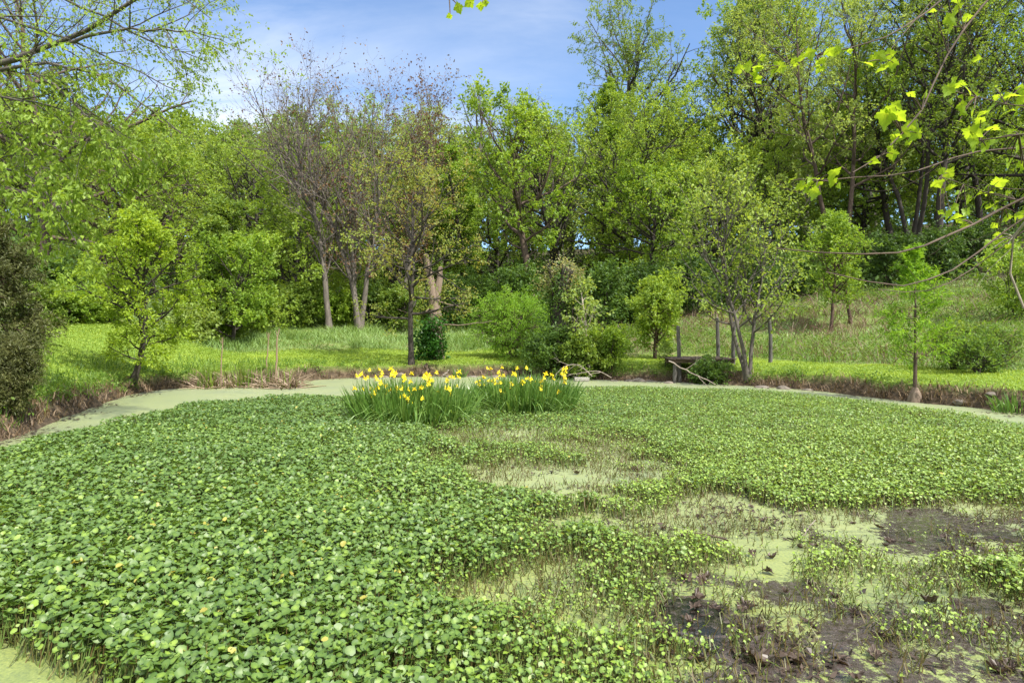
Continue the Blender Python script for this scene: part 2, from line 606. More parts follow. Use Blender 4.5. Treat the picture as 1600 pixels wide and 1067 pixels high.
def water_material():
    m, nt, n, l, out = new_mat('pond_water')
    at = n.new('ShaderNodeAttribute')
    at.attribute_name = 'var'
    pos = n.new('ShaderNodeNewGeometry')

    def noise(sc, det=4, rough=.6):
        z = n.new('ShaderNodeTexNoise')
        z.inputs['Scale'].default_value = sc
        z.inputs['Detail'].default_value = det
        z.inputs['Roughness'].default_value = rough
        l.new(pos.outputs['Position'], z.inputs['Vector'])
        return z.outputs[0]
    nb, nf = noise(.9, 6, .7), noise(60, 3)
    duck = ramp(nt, nf, [(.27, (.035, .045, .010)), (.36, (.105, .145, .010)), (.5, (.16, .205, .018)), (.7, (.245, .28, .045))])
    duck2 = ramp(nt, nb, [(.34, (.62, .70, .52)), (.47, (.95, .97, .9)), (.66, (1.16, 1.1, 1.02))])
    mm = n.new('ShaderNodeMix')
    mm.data_type = 'RGBA'
    mm.blend_type = 'MULTIPLY'
    mm.inputs[0].default_value = 1
    l.new(duck, mm.inputs[6])
    l.new(duck2, mm.inputs[7])
    pd = n.new('ShaderNodeBsdfPrincipled')
    l.new(mm.outputs[2], pd.inputs['Base Color'])
    pd.inputs['Roughness'].default_value = .5
    pd.inputs['Specular IOR Level'].default_value = 1.0
    pd.inputs['Coat Weight'].default_value = .6
    pd.inputs['Coat Roughness'].default_value = .38
    pd.inputs['Sheen Weight'].default_value = .42
    pd.inputs['Sheen Roughness'].default_value = .45
    bd = n.new('ShaderNodeBump')
    bd.inputs['Strength'].default_value = .35
    bd.inputs['Distance'].default_value = .004
    l.new(noise(220, 2), bd.inputs['Height'])
    l.new(bd.outputs[0], pd.inputs['Normal'])
    # wet mud and dark water
    nm = noise(22, 9, .8)
    mud = ramp(nt, nm, [(.34, (.012, .010, .009)), (.5, (.055, .042, .038)), (.62, (.115, .09, .083)), (.75, (.10, .10, .05))])
    pm = n.new('ShaderNodeBsdfPrincipled')
    l.new(mud, pm.inputs['Base Color'])
    pm.inputs['Coat Weight'].default_value = .7
    pm.inputs['Coat Roughness'].default_value = .14
    rr = n.new('ShaderNodeMapRange')
    rr.inputs[1].default_value, rr.inputs[2].default_value = .5, .66
    rr.inputs[3].default_value, rr.inputs[4].default_value = .03, .35
    l.new(nm, rr.inputs[0])
    l.new(rr.outputs[0], pm.inputs['Roughness'])
    bm = n.new('ShaderNodeBump')
    bm.inputs['Strength'].default_value = .5
    bm.inputs['Distance'].default_value = .02
    l.new(rr.outputs[0], bm.inputs['Height'])
    l.new(bm.outputs[0], pm.inputs['Normal'])
    # where: vertex value broken up by noise
    ad = n.new('ShaderNodeMath')
    ad.operation = 'ADD'
    l.new(at.outputs['Fac'], ad.inputs[0])
    sb = n.new('ShaderNodeMath')
    sb.operation = 'MULTIPLY_ADD'
    sb.inputs[1].default_value = 3.8
    sb.inputs[2].default_value = -1.9
    l.new(noise(14, 10, .85), sb.inputs[0])
    l.new(sb.outputs[0], ad.inputs[1])
    st = n.new('ShaderNodeMapRange')
    st.inputs[1].default_value, st.inputs[2].default_value = .46, .52
    l.new(ad.outputs[0], st.inputs[0])
    mx = n.new('ShaderNodeMixShader')
    l.new(st.outputs[0], mx.inputs[0])
    l.new(pd.outputs[0], mx.inputs[1])
    l.new(pm.outputs[0], mx.inputs[2])
    # clear dark pools
    pp = n.new('ShaderNodeBsdfPrincipled')
    pp.inputs['Base Color'].default_value = (.012, .011, .009, 1)
    pp.inputs['Roughness'].default_value = .1
    pr = n.new('ShaderNodeMapRange')
    pr.inputs[1].default_value, pr.inputs[2].default_value = 1.9, 2.1
    jit = n.new('ShaderNodeMath')
    jit.operation = 'ADD'
    l.new(at.outputs['Fac'], jit.inputs[0])
    l.new(sb.outputs[0], jit.inputs[1])
    l.new(jit.outputs[0], pr.inputs[0])
    mx2 = n.new('ShaderNodeMixShader')
    l.new(pr.outputs[0], mx2.inputs[0])
    l.new(mx.outputs[0], mx2.inputs[1])
    l.new(pp.outputs[0], mx2.inputs[2])
    l.new(mx2.outputs[0], out.inputs[0])
    return m


tag(obj('pond_water', g, water_material(), smooth=True), kind='structure')


# ------------------------------------------------------------------ tree growing kit
def tubes(geo, P, Rd, k, a=.5):
    """P (B,n,3), Rd (B,n): B tubes of k sides in one go"""
    B, n, _ = P.shape
    if B == 0:
        return
    T = nrm(np.gradient(P, axis=1))
    mean = nrm(P[:, -1] - P[:, 0])
    ref = np.where(np.abs(mean[:, 2:3]) > .8, np.array([[1., .1, 0]]), np.array([[0., .05, 1.]]))[:, None, :]
    U = nrm(np.cross(T, ref))
    V = np.cross(T, U)
    th = np.arange(k) * 2 * math.pi / k
    ring = P[:, :, None, :] + Rd[:, :, None, None] * (np.cos(th)[None, None, :, None] * U[:, :, None, :] + np.sin(th)[None, None, :, None] * V[:, :, None, :])
    idx = np.arange(B * n * k).reshape(B, n, k)
    nx_ = np.roll(idx, -1, 2)
    f = np.stack([idx[:, :-1], nx_[:, :-1], nx_[:, 1:], idx[:, 1:]], -1).reshape(-1, 4)
    geo.add(ring.reshape(-1, 3), f, a)


def grow(rg, pos, d, L, n, wander, up, droop=0.0):
    B = len(pos)
    P = np.zeros((B, n, 3))
    P[:, 0] = pos
    d = nrm(d)
    st = (np.broadcast_to(L, (B,)) / (n - 1))[:, None]
    for i in range(1, n):
        d = d + rg.normal(0, wander, (B, 3))
        d[:, 2] += up - droop * i / n
        d = nrm(d)
        P[:, i] = P[:, i - 1] + d * st
    return P


def children(rg, P, Rd, m, t0, t1, Lfun, ang, n, wander, up, rk, droop=0.0, taper=.3):
    B, N, _ = P.shape
    t = t0 + (t1 - t0) * (np.arange(m)[None, :] + rg.random((B, m))) / m
    x = t * (N - 1)
    i = np.minimum(x.astype(int), N - 2)
    fr = (x - i)[..., None]
    bi = np.arange(B)[:, None]
    p0, p1 = P[bi, i], P[bi, i + 1]
    pos = p0 + (p1 - p0) * fr
    tan = nrm(p1 - p0)
    rad = Rd[bi, i] * (1 - fr[..., 0]) + Rd[bi, i + 1] * fr[..., 0]
    az = (np.arange(m)[None, :] * 2.4 + rg.random((B, 1)) * 6.28 + rg.normal(0, .5, (B, m)))
    ref = np.where(np.abs(tan[..., 2:3]) > .9, np.array([1., 0, 0]), np.array([0., 0, 1.]))
    U = nrm(np.cross(tan, ref))
    V = np.cross(tan, U)
    side = np.cos(az)[..., None] * U + np.sin(az)[..., None] * V
    an = np.radians(ang(t) if callable(ang) else ang) + rg.normal(0, .15, (B, m))
    d = np.cos(an)[..., None] * tan + np.sin(an)[..., None] * side
    plen = np.linalg.norm(P[:, -1] - P[:, 0], axis=1)[:, None]
    L = Lfun(t, plen) * rg.uniform(.7, 1.2, (B, m))
    C = grow(rg, pos.reshape(-1, 3), d.reshape(-1, 3), L.ravel(), n, wander, up, droop)
    r0 = np.minimum(rad.ravel() * .72, L.ravel() * rk)
    RC = r0[:, None] * np.linspace(1, taper, n)[None, :]
    return C, RC, np.repeat(np.arange(B), m)


def leaves_on(rg, geo, P, per, length, width, clump=None, t0=.15, upb=1.0, jit=.06, tilt=.75, hang=.15, spread=.6, lo=0., hi=1.):
    """PER leaf blades along every twig of P"""
    B, N, _ = P.shape
    if B == 0 or per <= 0:
        return
    if per < 1:
        keep = rg.random(B) < per
        P, B, per = P[keep], int(keep.sum()), 1
        clump = clump[keep] if clump is not None else None
        if B == 0:
            return
    per = int(per)
    t = t0 + (1 - t0) * rg.random((B, per)) ** .8
    x = t * (N - 1)
    i = np.minimum(x.astype(int), N - 2)
    fr = (x - i)[..., None]
    bi = np.arange(B)[:, None]
    p0, p1 = P[bi, i], P[bi, i + 1]
    pos = (p0 + (p1 - p0) * fr).reshape(-1, 3)
    tan = nrm(p1 - p0).reshape(-1, 3)
    n = len(pos)
    pos = pos + rg.normal(0, jit, (n, 3))
    ax = nrm(tan * .5 + rg.normal(0, spread, (n, 3)) - np.array([0, 0, hang]))
    nm = nrm(np.array([0, 0, upb]) + rg.normal(0, tilt, (n, 3)))
    sd = nrm(np.cross(nm, ax))
    nm = np.cross(ax, sd)
    L = length * rg.uniform(.6, 1.3, (n, 1))
    Wd = width * rg.uniform(.7, 1.25, (n, 1)) * .5
    v = np.stack([pos, pos + ax * L * .45 + sd * Wd + nm * Wd * .25, pos + ax * L - nm * L * .12, pos + ax * L * .45 - sd * Wd + nm * Wd * .25], 1)
    cv = rg.random(n) * .55
    if clump is not None:
        cv = cv + np.repeat(clump, per) * .45
    else:
        cv = cv + .22
    cv = lo + (hi - lo) * cv
    idx = np.arange(n * 4).reshape(n, 4)
    geo.add(v.reshape(-1, 3), idx, np.repeat(cv, 4))


def build_tree(H, cr, seed, tr=None, base=.3, n1=22, n2=6, n3=4, per=12, leaf=.2, lw=.6, a0=75, a1=30, up1=.10, up2=.05, shape='round', stems=1, spread=.25,
               lean=(0, 0), wander=.07, droop=0., ext=.84, hang=.15, sides=8, n4=0, k2=.5, k3=.5, fork=0., vlo=0., vhi=1., thin=1.0):
    rg = np.random.default_rng(seed)
    wood, fol = Geo(), Geo()
    tr = tr if tr else H * .016 + .02
    d0 = np.zeros((stems, 3))
    d0[:, 2] = 1
    if stems > 1:
        an = np.arange(stems) * 6.283 / stems + rg.random() * 6
        d0[:, 0] += np.cos(an) * spread * rg.uniform(.5, 1.2, stems)
        d0[:, 1] += np.sin(an) * spread * rg.uniform(.5, 1.2, stems)
    d0[:, 0] += lean[0]
    d0[:, 1] += lean[1]
    pos = np.zeros((stems, 3))
    if stems > 1:
        pos[:, :2] = d0[:, :2] * .25 * tr / .1 * .3
    pos[:, 2] = -.12
    hs = H * ext * (rg.uniform(.75, 1.0, stems) if stems > 1 else np.ones(1))
    P = grow(rg, pos, d0, hs * 1.03, 12, wander, .05)
    s_ = np.linspace(0, 1, 12)
    prof = (1 - s_) ** .8 * .9 + .1
    prof[0] *= 1.35
    Rt = np.broadcast_to(tr / (stems ** .35) * prof, (stems, 12)).copy()
    tubes(wood, P, Rt, sides)

    def plen(t, pl):
        s = np.clip((t - base) / (1 - base), 0, 1)
        if shape == 'cone':
            q = (1.02 - s) ** .9
        elif shape == 'column':
            q = .55 + .45 * np.sin(np.pi * np.clip(s, 0, 1)) ** .5
            q = q * np.where(s > .8, 1 - (s - .8) * 2.5, 1)
        elif shape == 'vase':
            q = .45 + .65 * s
        else:
            q = np.sin(np.pi * (.16 + .72 * s)) ** .8
        return cr * q
    C1, R1, o1 = children(rg, P, Rt, n1, base, .985, plen, lambda t: a0 + (a1 - a0) * np.clip((t - base) / (1 - base), 0, 1), 8, wander * 1.5, up1, .028, droop)
    tubes(wood, C1, R1, 5)
    C2, R2, o2 = children(rg, C1, R1, n2, .22, .98, lambda t, pl: pl * k2 * (1.15 - .6 * t), 48, 6, .14, up2, .02, droop)
    tubes(wood, C2, R2, 4 if H < 9 else 3)
    cl1 = rg.random(len(C1))
    C3, R3, o3 = children(rg, C2, R2, n3, .25, 1.0, lambda t, pl: np.maximum(pl * k3, .12), 45, 4, .16, up2, .014, droop)
    if n4:
        tubes(wood, C3, R3 * thin, 3)
        C4, R4, o4 = children(rg, C3, R3, n4, .3, 1.0, lambda t, pl: np.maximum(pl * .55, .1), 40, 3, .14, up2, .012, droop)
        tubes(wood, C4, R4 * thin, 3)
        leaves_on(rg, fol, C4, per, leaf, leaf * lw, cl1[o2[o3[o4]]], lo=vlo, hi=vhi, hang=hang, jit=leaf * .4)
    else:
        tubes(wood, C3, R3 * thin, 3)
        leaves_on(rg, fol, C3, per, leaf, leaf * lw, cl1[o2[o3]], lo=vlo, hi=vhi, hang=hang, jit=leaf * .45, t0=.35)
        leaves_on(rg, fol, C2, max(1, per // 3), leaf, leaf * lw, cl1[o2], lo=vlo, hi=vhi, hang=hang, t0=.7, jit=leaf * .45)
    return wood, fol


def plant(name, label, cat, x, y, wood, fol, bark, leafm, rot=0., sc=1., group=None, sink=0., crown='crown', stem_name='trunk'):
    t = thing(name, label, cat, (x, y, gz(x, y) - sink), group)
    t.rotation_euler = (0, 0, rot)
    t.scale = (sc, sc, sc)
    if wood is not None:
        obj(stem_name, wood, M[bark], t, smooth=True)
    if fol is not None and fol.n:
        obj(crown, fol, M[leafm], t)
    return t



# ------------------------------------------------------------------ the wood behind the pond: each tree a thing
FOREST = 'trees of the wood behind the pond'


def forest_tree(name, label, px, Y, top, wpx, seed, bark, leafm, cat='tree', **kw):
    x = PX(px, Y)
    H = PZ(top, Y) - gz(x, Y)
    cr = wpx / F * Y / 2
    wood, fol = build_tree(H, cr * (1.4 if kw.get('shape') != 'column' else 1.15), seed, **kw)
    return plant(name, label, cat, x, Y, wood, fol, bark, leafm, group=FOREST)


AIRY = dict(per=15, leaf=.165, lw=.6, n1=34, n2=6, n3=4, a0=72, a1=32, up1=.09, base=.27)
FULL = dict(per=18, leaf=.175, lw=.62, n1=34, n2=6, n3=4, a0=86, a1=44, up1=.05, base=.17)
BARE = dict(per=.5, leaf=.13, lw=.7, thin=1.9, n1=24, n2=7, n3=4, n4=3, a0=40, a1=18, up1=.12, up2=.09, base=.28, shape='vase', tr=.17, ext=.72)

# left of the bare trees
forest_tree('broadleaf_tree', 'tall pale yellow-green tree filling the upper left corner behind the overhanging boughs', 80, 27, -60, 300, 101, 'bark_brown', 'leaf_yellow', **{**FULL, 'per': 2, 'leaf': .12, 'n1': 28, 'n4': 2})
forest_tree('broadleaf_tree', 'feathery yellow-green tree between the left cedar and the leaning bank tree', 150, 30, 175, 190, 102, 'bark_brown', 'leaf_yellow', **FULL)
forest_tree('broadleaf_tree', 'soft lime green tree above the leaning bank tree, left edge of the sky', 245, 43, 232, 170, 103, 'bark_brown', 'leaf_yellow', **FULL)
forest_tree('broadleaf_tree', 'dark green round topped tree poking up against the sky left of the bare trees', 348, 56, 172, 120, 104, 'bark_dark', 'leaf_mid', **FULL)
forest_tree('broadleaf_tree', 'broad light green tree left of the bare trees, below the dark round top', 390, 44, 215, 190, 105, 'bark_dark', 'leaf_yellow', **FULL)
forest_tree('broadleaf_tree', 'open grown tree with black forked limbs and thin pale leaves left of the bare trees', 462, 40, 165, 200, 106, 'bark_dark', 'leaf_pale', **{**AIRY, 'per': 4, 'tr': .2, 'lean': (-.05, 0), 'n1': 16})
forest_tree('columnar_tree', 'narrow dark green column shaped tree behind the leaning bank tree', 330, 29, 300, 95, 107, 'bark_dark', 'leaf_mid', **{**FULL, 'shape': 'column', 'base': .08, 'leaf': .15, 'a0': 60, 'a1': 25})
forest_tree('columnar_tree', 'low bright green bushy tree in front of the narrow dark column', 362, 27, 368, 110, 108, 'bark_dark', 'leaf_bright', **{**FULL, 'base': .05, 'leaf': .14, 'n1': 22})
# bare trees
forest_tree('bare_tree', 'leafless grey tree with fine upswept twigs, leftmost of the tall bare trees', 515, 33.5, 96, 190, 111, 'bark_twig', 'bud_brown', cat='bare tree', **{**BARE, 'per': .15, 'lean': (-.05, 0)})
forest_tree('bare_tree', 'tallest leafless tree with brown seed tufts and several upright stems', 562, 34, 70, 195, 112, 'bark_twig', 'bud_brown', cat='bare tree', **{**BARE, 'stems': 3, 'spread': .13, 'n1': 18, 'per': 1, 'tr': .24})
forest_tree('bare_tree', 'bare tree with reddish brown buds, rightmost of the tall bare trees', 628, 35, 100, 150, 113, 'bark_twig', 'bud_brown', cat='bare tree', **{**BARE, 'per': 2, 'tr': .16})
forest_tree('broadleaf_tree', 'bright green tree seen through the twigs of the tallest bare tree', 565, 53, 172, 170, 114, 'bark_grey', 'leaf_yellow', **FULL)
forest_tree('broadleaf_tree', 'light green tree with grey twigs just right of the bare trees', 690, 50, 178, 130, 115, 'bark_grey', 'leaf_pale', **AIRY)
forest_tree('broadleaf_tree', 'low bushy mid green tree at the foot of the bare trees', 480, 37, 345, 170, 116, 'bark_dark', 'leaf_yellow', **{**FULL, 'base': .12})
forest_tree('broadleaf_tree', 'shaded green tree behind the rusty leaved pond bank tree', 610, 43, 300, 180, 117, 'bark_dark', 'leaf_mid', **{**FULL, 'base': .1})
# middle
forest_tree('broadleaf_tree', 'narrow vivid green tree left of the big maple', 728, 41, 196, 84, 121, 'bark_dark', 'leaf_bright', **{**FULL, 'shape': 'column', 'base': .15})
forest_tree('broadleaf_tree', 'thin leaved grey tree on the skyline above the narrow vivid green tree', 752, 58, 128, 110, 122, 'bark_grey', 'leaf_pale', **{**AIRY, 'per': 2, 'leaf': .2})
forest_tree('broadleaf_tree', 'twiggy nearly bare tree on the skyline behind the big maple', 815, 62, 118, 120, 123, 'bark_grey', 'leaf_pale', **{**AIRY, 'per': 1, 'n4': 2, 'leaf': .18})
forest_tree('maple_tree', 'big vivid green maple with tiered foliage and dark limbs in mid picture', 833, 35, 152, 185, 124, 'bark_brown', 'leaf_bright', **{**FULL, 'base': .36, 'n1': 20, 'tr': .26, 'per': 17, 'a0': 82, 'a1': 35, 'up1': .10, 'leaf': .2})
forest_tree('broadleaf_tree', 'dark tangled tree with bare vine hung limbs right of the big maple', 893, 40, 165, 130, 125, 'bark_dark', 'leaf_pale', **{**AIRY, 'per': 1, 'n4': 2, 'tr': .22, 'leaf': .16})
forest_tree('broadleaf_tree', 'tallest feathery tree with drooping sprays against the mid sky', 952, 58, 40, 185, 126, 'bark_grey', 'leaf_mid', **{**AIRY, 'per': 18, 'leaf': .24, 'lw': .45, 'up1': .06, 'up2': -.05, 'hang': .6, 'a0': 60, 'a1': 26})
forest_tree('broadleaf_tree', 'slim vivid green tree top in front of the tallest feathery tree', 966, 50, 100, 76, 127, 'bark_grey', 'leaf_bright', **{**FULL, 'shape': 'column'})
forest_tree('broadleaf_tree', 'broad yellow-green tree with layered sprays right of the vine hung tree', 975, 41, 140, 190, 128, 'bark_dark', 'leaf_yellow', **{**FULL, 'tr': .2, 'base': .25})
forest_tree('broadleaf_tree', 'yellow-green lower tree under the layered sprays, right of the big maple', 1015, 38, 255, 140, 129, 'bark_dark', 'leaf_bright', **FULL)
forest_tree('broadleaf_tree', 'dull green rounded tree below the gap of sky right of the feathery tree', 1058, 54, 150, 110, 130, 'bark_dark', 'leaf_mid', **FULL)
forest_tree('broadleaf_tree', 'brownish twiggy tree between the dull green tree and the tall right hand trees', 1095, 50, 195, 80, 131, 'bark_grey', 'bud_brown', **{**AIRY, 'per': 3})
# right
forest_tree('broadleaf_tree', 'tall spreading tree at the right edge of the open sky with upswept boughs', 1160, 50, -5, 210, 132, 'bark_dark', 'leaf_bright', **{**AIRY, 'per': 17, 'leaf': .25, 'a0': 60, 'tr': .3})
forest_tree('broadleaf_tree', 'very tall light green tree, second tree right of the open sky', 1225, 46, -70, 170, 133, 'bark_dark', 'leaf_pale', **{**AIRY, 'per': 17, 'tr': .26})
forest_tree('broadleaf_tree', 'tall forked tree with visible slanting grey limbs and light foliage', 1308, 40, -60, 210, 134, 'bark_brown', 'leaf_pale', **{**AIRY, 'per': 17, 'stems': 2, 'spread': .2, 'tr': .22, 'n1': 16, 'base': .34})
forest_tree('broadleaf_tree', 'green tree with round clumped foliage tops between the forked trees', 1395, 44, 60, 180, 135, 'bark_dark', 'leaf_bright', **{**FULL, 'tr': .25, 'base': .3})
forest_tree('broadleaf_tree', 'black stemmed clump of forest tree rising from one base above the meadow', 1425, 41, -50, 190, 136, 'bark_dark', 'leaf_bright', **{**AIRY, 'stems': 3, 'spread': .3, 'n1': 12, 'tr': .24, 'per': 17, 'base': .35})
forest_tree('broadleaf_tree', 'thick dark trunked forest tree left of the right edge', 1468, 39, -90, 200, 137, 'bark_dark', 'leaf_mid', **{**AIRY, 'tr': .26, 'base': .36, 'per': 17})
forest_tree('broadleaf_tree', 'tall green tree with black forked boughs near the upper right corner', 1535, 43, -90, 210, 138, 'bark_dark', 'leaf_yellow', **{**AIRY, 'tr': .22, 'base': .32, 'per': 17})
forest_tree('broadleaf_tree', 'tall tree cut by the right edge of the picture', 1610, 40, -90, 220, 139, 'bark_dark', 'leaf_bright', **{**AIRY, 'tr': .22, 'base': .25, 'per': 17})
forest_tree('broadleaf_tree', 'slender pale tree behind the forked tree on the right', 1262, 56, -40, 130, 140, 'bark_grey', 'leaf_pale', **AIRY)
forest_tree('broadleaf_tree', 'tall background tree behind the clump with black stems', 1365, 58, -30, 170, 141, 'bark_grey', 'leaf_pale', **AIRY)
forest_tree('broadleaf_tree', 'tall background tree between the two right hand dark trunks', 1500, 57, -40, 190, 142, 'bark_dark', 'leaf_mid', **AIRY)

# trees closing the rows between the named ones
for lb, px, Y, top, wpx, sd, mt, kw in (
        ('light green crown low on the skyline between the overhanging boughs and the dark round top', 290, 50, 235, 130, 151, 'leaf_pale', FULL),
        ('mid green crown behind the black limbed tree left of the bare trees', 440, 52, 205, 150, 152, 'leaf_mid', FULL),
        ('soft green crown low behind the two left bare trees', 505, 48, 230, 140, 153, 'leaf_yellow', FULL),
        ('pale green crown behind the reddish budded bare tree', 640, 52, 175, 140, 154, 'leaf_pale', FULL),
        ('mid green crown showing between the narrow vivid tree and the big maple', 775, 47, 235, 120, 155, 'leaf_mid', FULL),
        ('yellow-green crown peeping over the right shoulder of the big maple', 868, 53, 190, 120, 156, 'leaf_yellow', AIRY),
        ('mid green crown behind the slim vivid tree top', 925, 50, 150, 130, 157, 'leaf_yellow', FULL),
        ('dark green crown behind the layered yellow-green tree', 1025, 50, 175, 130, 158, 'leaf_mid', FULL),
        ('mid green crown under the tall spreading tree at the sky edge', 1120, 45, 240, 150, 159, 'leaf_bright', FULL),
        ('light crown in the shade behind the top of the dock tree', 1195, 43, 215, 150, 160, 'leaf_yellow', FULL),
        ('vivid green crown to the left of the black stemmed clump', 1345, 47, 150, 150, 161, 'leaf_bright', FULL),
        ('mid green crown between the thick dark trunk and the black forked boughs', 1500, 48, 120, 150, 162, 'leaf_mid', FULL),
        ('light green crown low at the right edge behind the sycamore twigs', 1585, 46, 190, 150, 163, 'leaf_bright', FULL)):
    forest_tree('broadleaf_tree', lb, px, Y, top, wpx, sd, 'bark_dark', mt, **kw)

# understorey: shrubs along the edge of the wood
SHRUB = dict(stems=6, spread=.45, base=.12, n1=7, n2=5, n3=3, per=8, leaf=.17, lw=.6, a0=60, a1=30, tr=.05, up1=.04, ext=.66)


def shrub(label, px, Y, top, wpx, seed, leafm, name='shrub', cat='shrub', bark='bark_dark', group='shrubs along the edge of the wood', **kw):
    x = PX(px, Y)
    H = max(PZ(top, Y) - gz(x, Y), .5)
    wood, fol = build_tree(H, wpx / F * Y / 2 * .75, seed, **{**SHRUB, **kw})
    return plant(name, label, cat, x, Y, wood, fol, bark, leafm, group=group, crown='foliage', stem_name='stems')


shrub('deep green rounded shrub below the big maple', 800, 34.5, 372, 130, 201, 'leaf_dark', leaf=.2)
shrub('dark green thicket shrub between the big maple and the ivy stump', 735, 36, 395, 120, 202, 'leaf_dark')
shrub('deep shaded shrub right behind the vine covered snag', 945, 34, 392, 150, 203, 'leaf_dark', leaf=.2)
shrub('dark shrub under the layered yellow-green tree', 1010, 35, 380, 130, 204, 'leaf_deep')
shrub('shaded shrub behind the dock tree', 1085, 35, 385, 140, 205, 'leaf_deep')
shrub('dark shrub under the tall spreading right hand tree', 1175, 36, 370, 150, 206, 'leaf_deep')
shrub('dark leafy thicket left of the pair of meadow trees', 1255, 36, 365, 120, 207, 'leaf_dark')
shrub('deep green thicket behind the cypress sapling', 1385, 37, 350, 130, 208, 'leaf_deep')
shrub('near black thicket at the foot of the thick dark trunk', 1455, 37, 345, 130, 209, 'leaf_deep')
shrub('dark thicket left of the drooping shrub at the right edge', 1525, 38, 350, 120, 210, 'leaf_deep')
shrub('soft drooping light green shrub at the right edge of the meadow', 1590, 24, 335, 130, 211, 'leaf_bright', hang=.6, leaf=.13)
shrub('bushy shrub with pale tips at the edge of the wood below the bare trees', 470, 34.5, 430, 110, 212, 'leaf_mid')
shrub('low light green shrub under the leftmost bare tree', 530, 35, 440, 90, 213, 'leaf_bright')
shrub('dark hollow shrub under the tallest bare tree', 578, 36, 425, 100, 214, 'leaf_dark')
shrub('green shrub behind the trunk of the rusty leaved tree', 625, 35, 430, 100, 215, 'leaf_mid')
shrub('low yellow-green shrub behind the tall dead cattail stalks', 400, 31, 450, 120, 216, 'leaf_yellow')
shrub('mid green shrub behind the cattail clump', 345, 28, 450, 120, 217, 'leaf_mid')
shrub('tangled brown-green bramble shrub right of the leaning bank tree', 300, 25.5, 478, 110, 218, 'leaf_pale', per=4)
BANKS = 'wild shrubs on the left bank'
shrub('leafy hedge shrub on the crest of the left bank, next to the dark cedar', 55, 20, 440, 130, 221, 'leaf_mid', group=BANKS, leaf=.11)
shrub('leafy light green shrub on the crest of the left bank, middle of the hedge', 110, 21.5, 440, 120, 222, 'leaf_bright', group=BANKS, leaf=.11)
shrub('yellowish shrub on the left bank just behind the leaning tree', 165, 22.5, 450, 120, 223, 'leaf_yellow', group=BANKS, leaf=.11)
shrub('dull green shrub behind the hedge on the left bank', 80, 25, 405, 170, 224, 'leaf_dark', group=BANKS)
MEAD = 'briar shrubs on the right meadow'
shrub('loose green briar shrub right of the cypress sapling', 1490, 17.5, 485, 110, 231, 'leaf_mid', group=MEAD, leaf=.08, per=5)
shrub('brown stemmed briar shrub at the right edge above the lawn', 1560, 17, 492, 120, 232, 'weed', group=MEAD, leaf=.07, per=3, bark='bark_red', n2=6)
shrub('sprawling green briar spilling onto the right lawn', 1530, 16.2, 520, 130, 233, 'weed', group=MEAD, leaf=.07, per=5)

# ------------------------------------------------------------------ trees round the pond
# dark cedar and the juniper bush at the left edge
x, y = PX(-22, 17.0), 17.0
wood, fol = build_tree(PZ(170, 17) - gz(x, y), 1.5, 301, ext=.95, base=.04, n1=80, n2=9, n3=4, per=22, leaf=.12, lw=.3, a0=85, a1=40, up1=.03, shape='cone', hang=.35, tr=.2, droop=.05)
plant('cedar_tree', 'dark brownish green cedar standing at the left edge of the picture', 'cedar tree', x, y, wood, fol, 'bark_red', 'leaf_cedar', crown='foliage')
x, y = PX(-12, 10.2), 10.2
wood, fol = build_tree(PZ(520, 10.2) - gz(x, y) + .1, .45, 302, base=.04, n1=48, n2=8, n3=4, per=18, leaf=.06, lw=.24, a0=70, a1=35, up1=.08, shape='round', stems=3, spread=.3, hang=.1, tr=.06)
plant('juniper_bush', 'low olive brown juniper bush overhanging the near left bank', 'juniper', x, y, wood, fol, 'bark_red', 'leaf_cedar', crown='foliage')

# leaning tree on the left bank
x, y = PX(207, 16.9), 16.9
wood, fol = build_tree(PZ(352, y) - gz(x, y), 1.6, 303, tr=.09, base=.15, n1=32, n2=6, n3=4, per=12, leaf=.10, lw=.55, a0=85, a1=34, up1=.1, lean=(.42, 0), ext=.92)
plant('leaning_tree', 'small bright green tree leaning right from the left bank over the water', 'tree', x, y, wood, fol, 'bark_dark', 'leaf_lime')

# rusty leaved tree at the far bank
x, y = PX(643, 23.1), 23.1
wood, fol = build_tree(PZ(250, y) - gz(x, y), 3.0, 304, tr=.11, base=.27, n1=24, n2=7, n3=4, per=8, leaf=.105, lw=.62, a0=84, a1=40, up1=.07, lean=(.05, 0), stems=1)
plant('rusty_leaved_tree', 'slender tree with rust and yellow new leaves on the far bank behind the irises', 'tree', x, y, wood, fol, 'bark_dark', 'leaf_rust')

# multi stemmed tree beside the dock
x, y = PX(1168, 19.1), 19.1
rg = np.random.default_rng(5)
wood, fol = build_tree(PZ(225, y) - gz(x, y) + .2, 2.3, 305, tr=.10, base=.26, n1=16, n2=6, n3=4, per=4, leaf=.125, lw=.6, a0=70, a1=22, up1=.11, stems=3, spread=.26, lean=(-.03, 0), hang=.45)
plant('dock_tree', 'light green many stemmed tree growing from the bank beside the old dock', 'tree', x, y, wood, fol, 'bark_grey', 'leaf_fresh')

# sapling right of the vine covered snag
x, y = PX(922, 21.4), 21.4
wood, fol = build_tree(PZ(398, y) - gz(x, y), .85, 306, tr=.06, base=.2, n1=18, n2=4, n3=3, per=4, leaf=.15, lw=.65, a0=70, a1=40, up1=.06, lean=(.09, 0), hang=.5)
plant('sapling', 'thin pale stemmed sapling with limp light leaves right of the vine covered snag', 'sapling', x, y, wood, fol, 'bark_pale', 'leaf_pale')

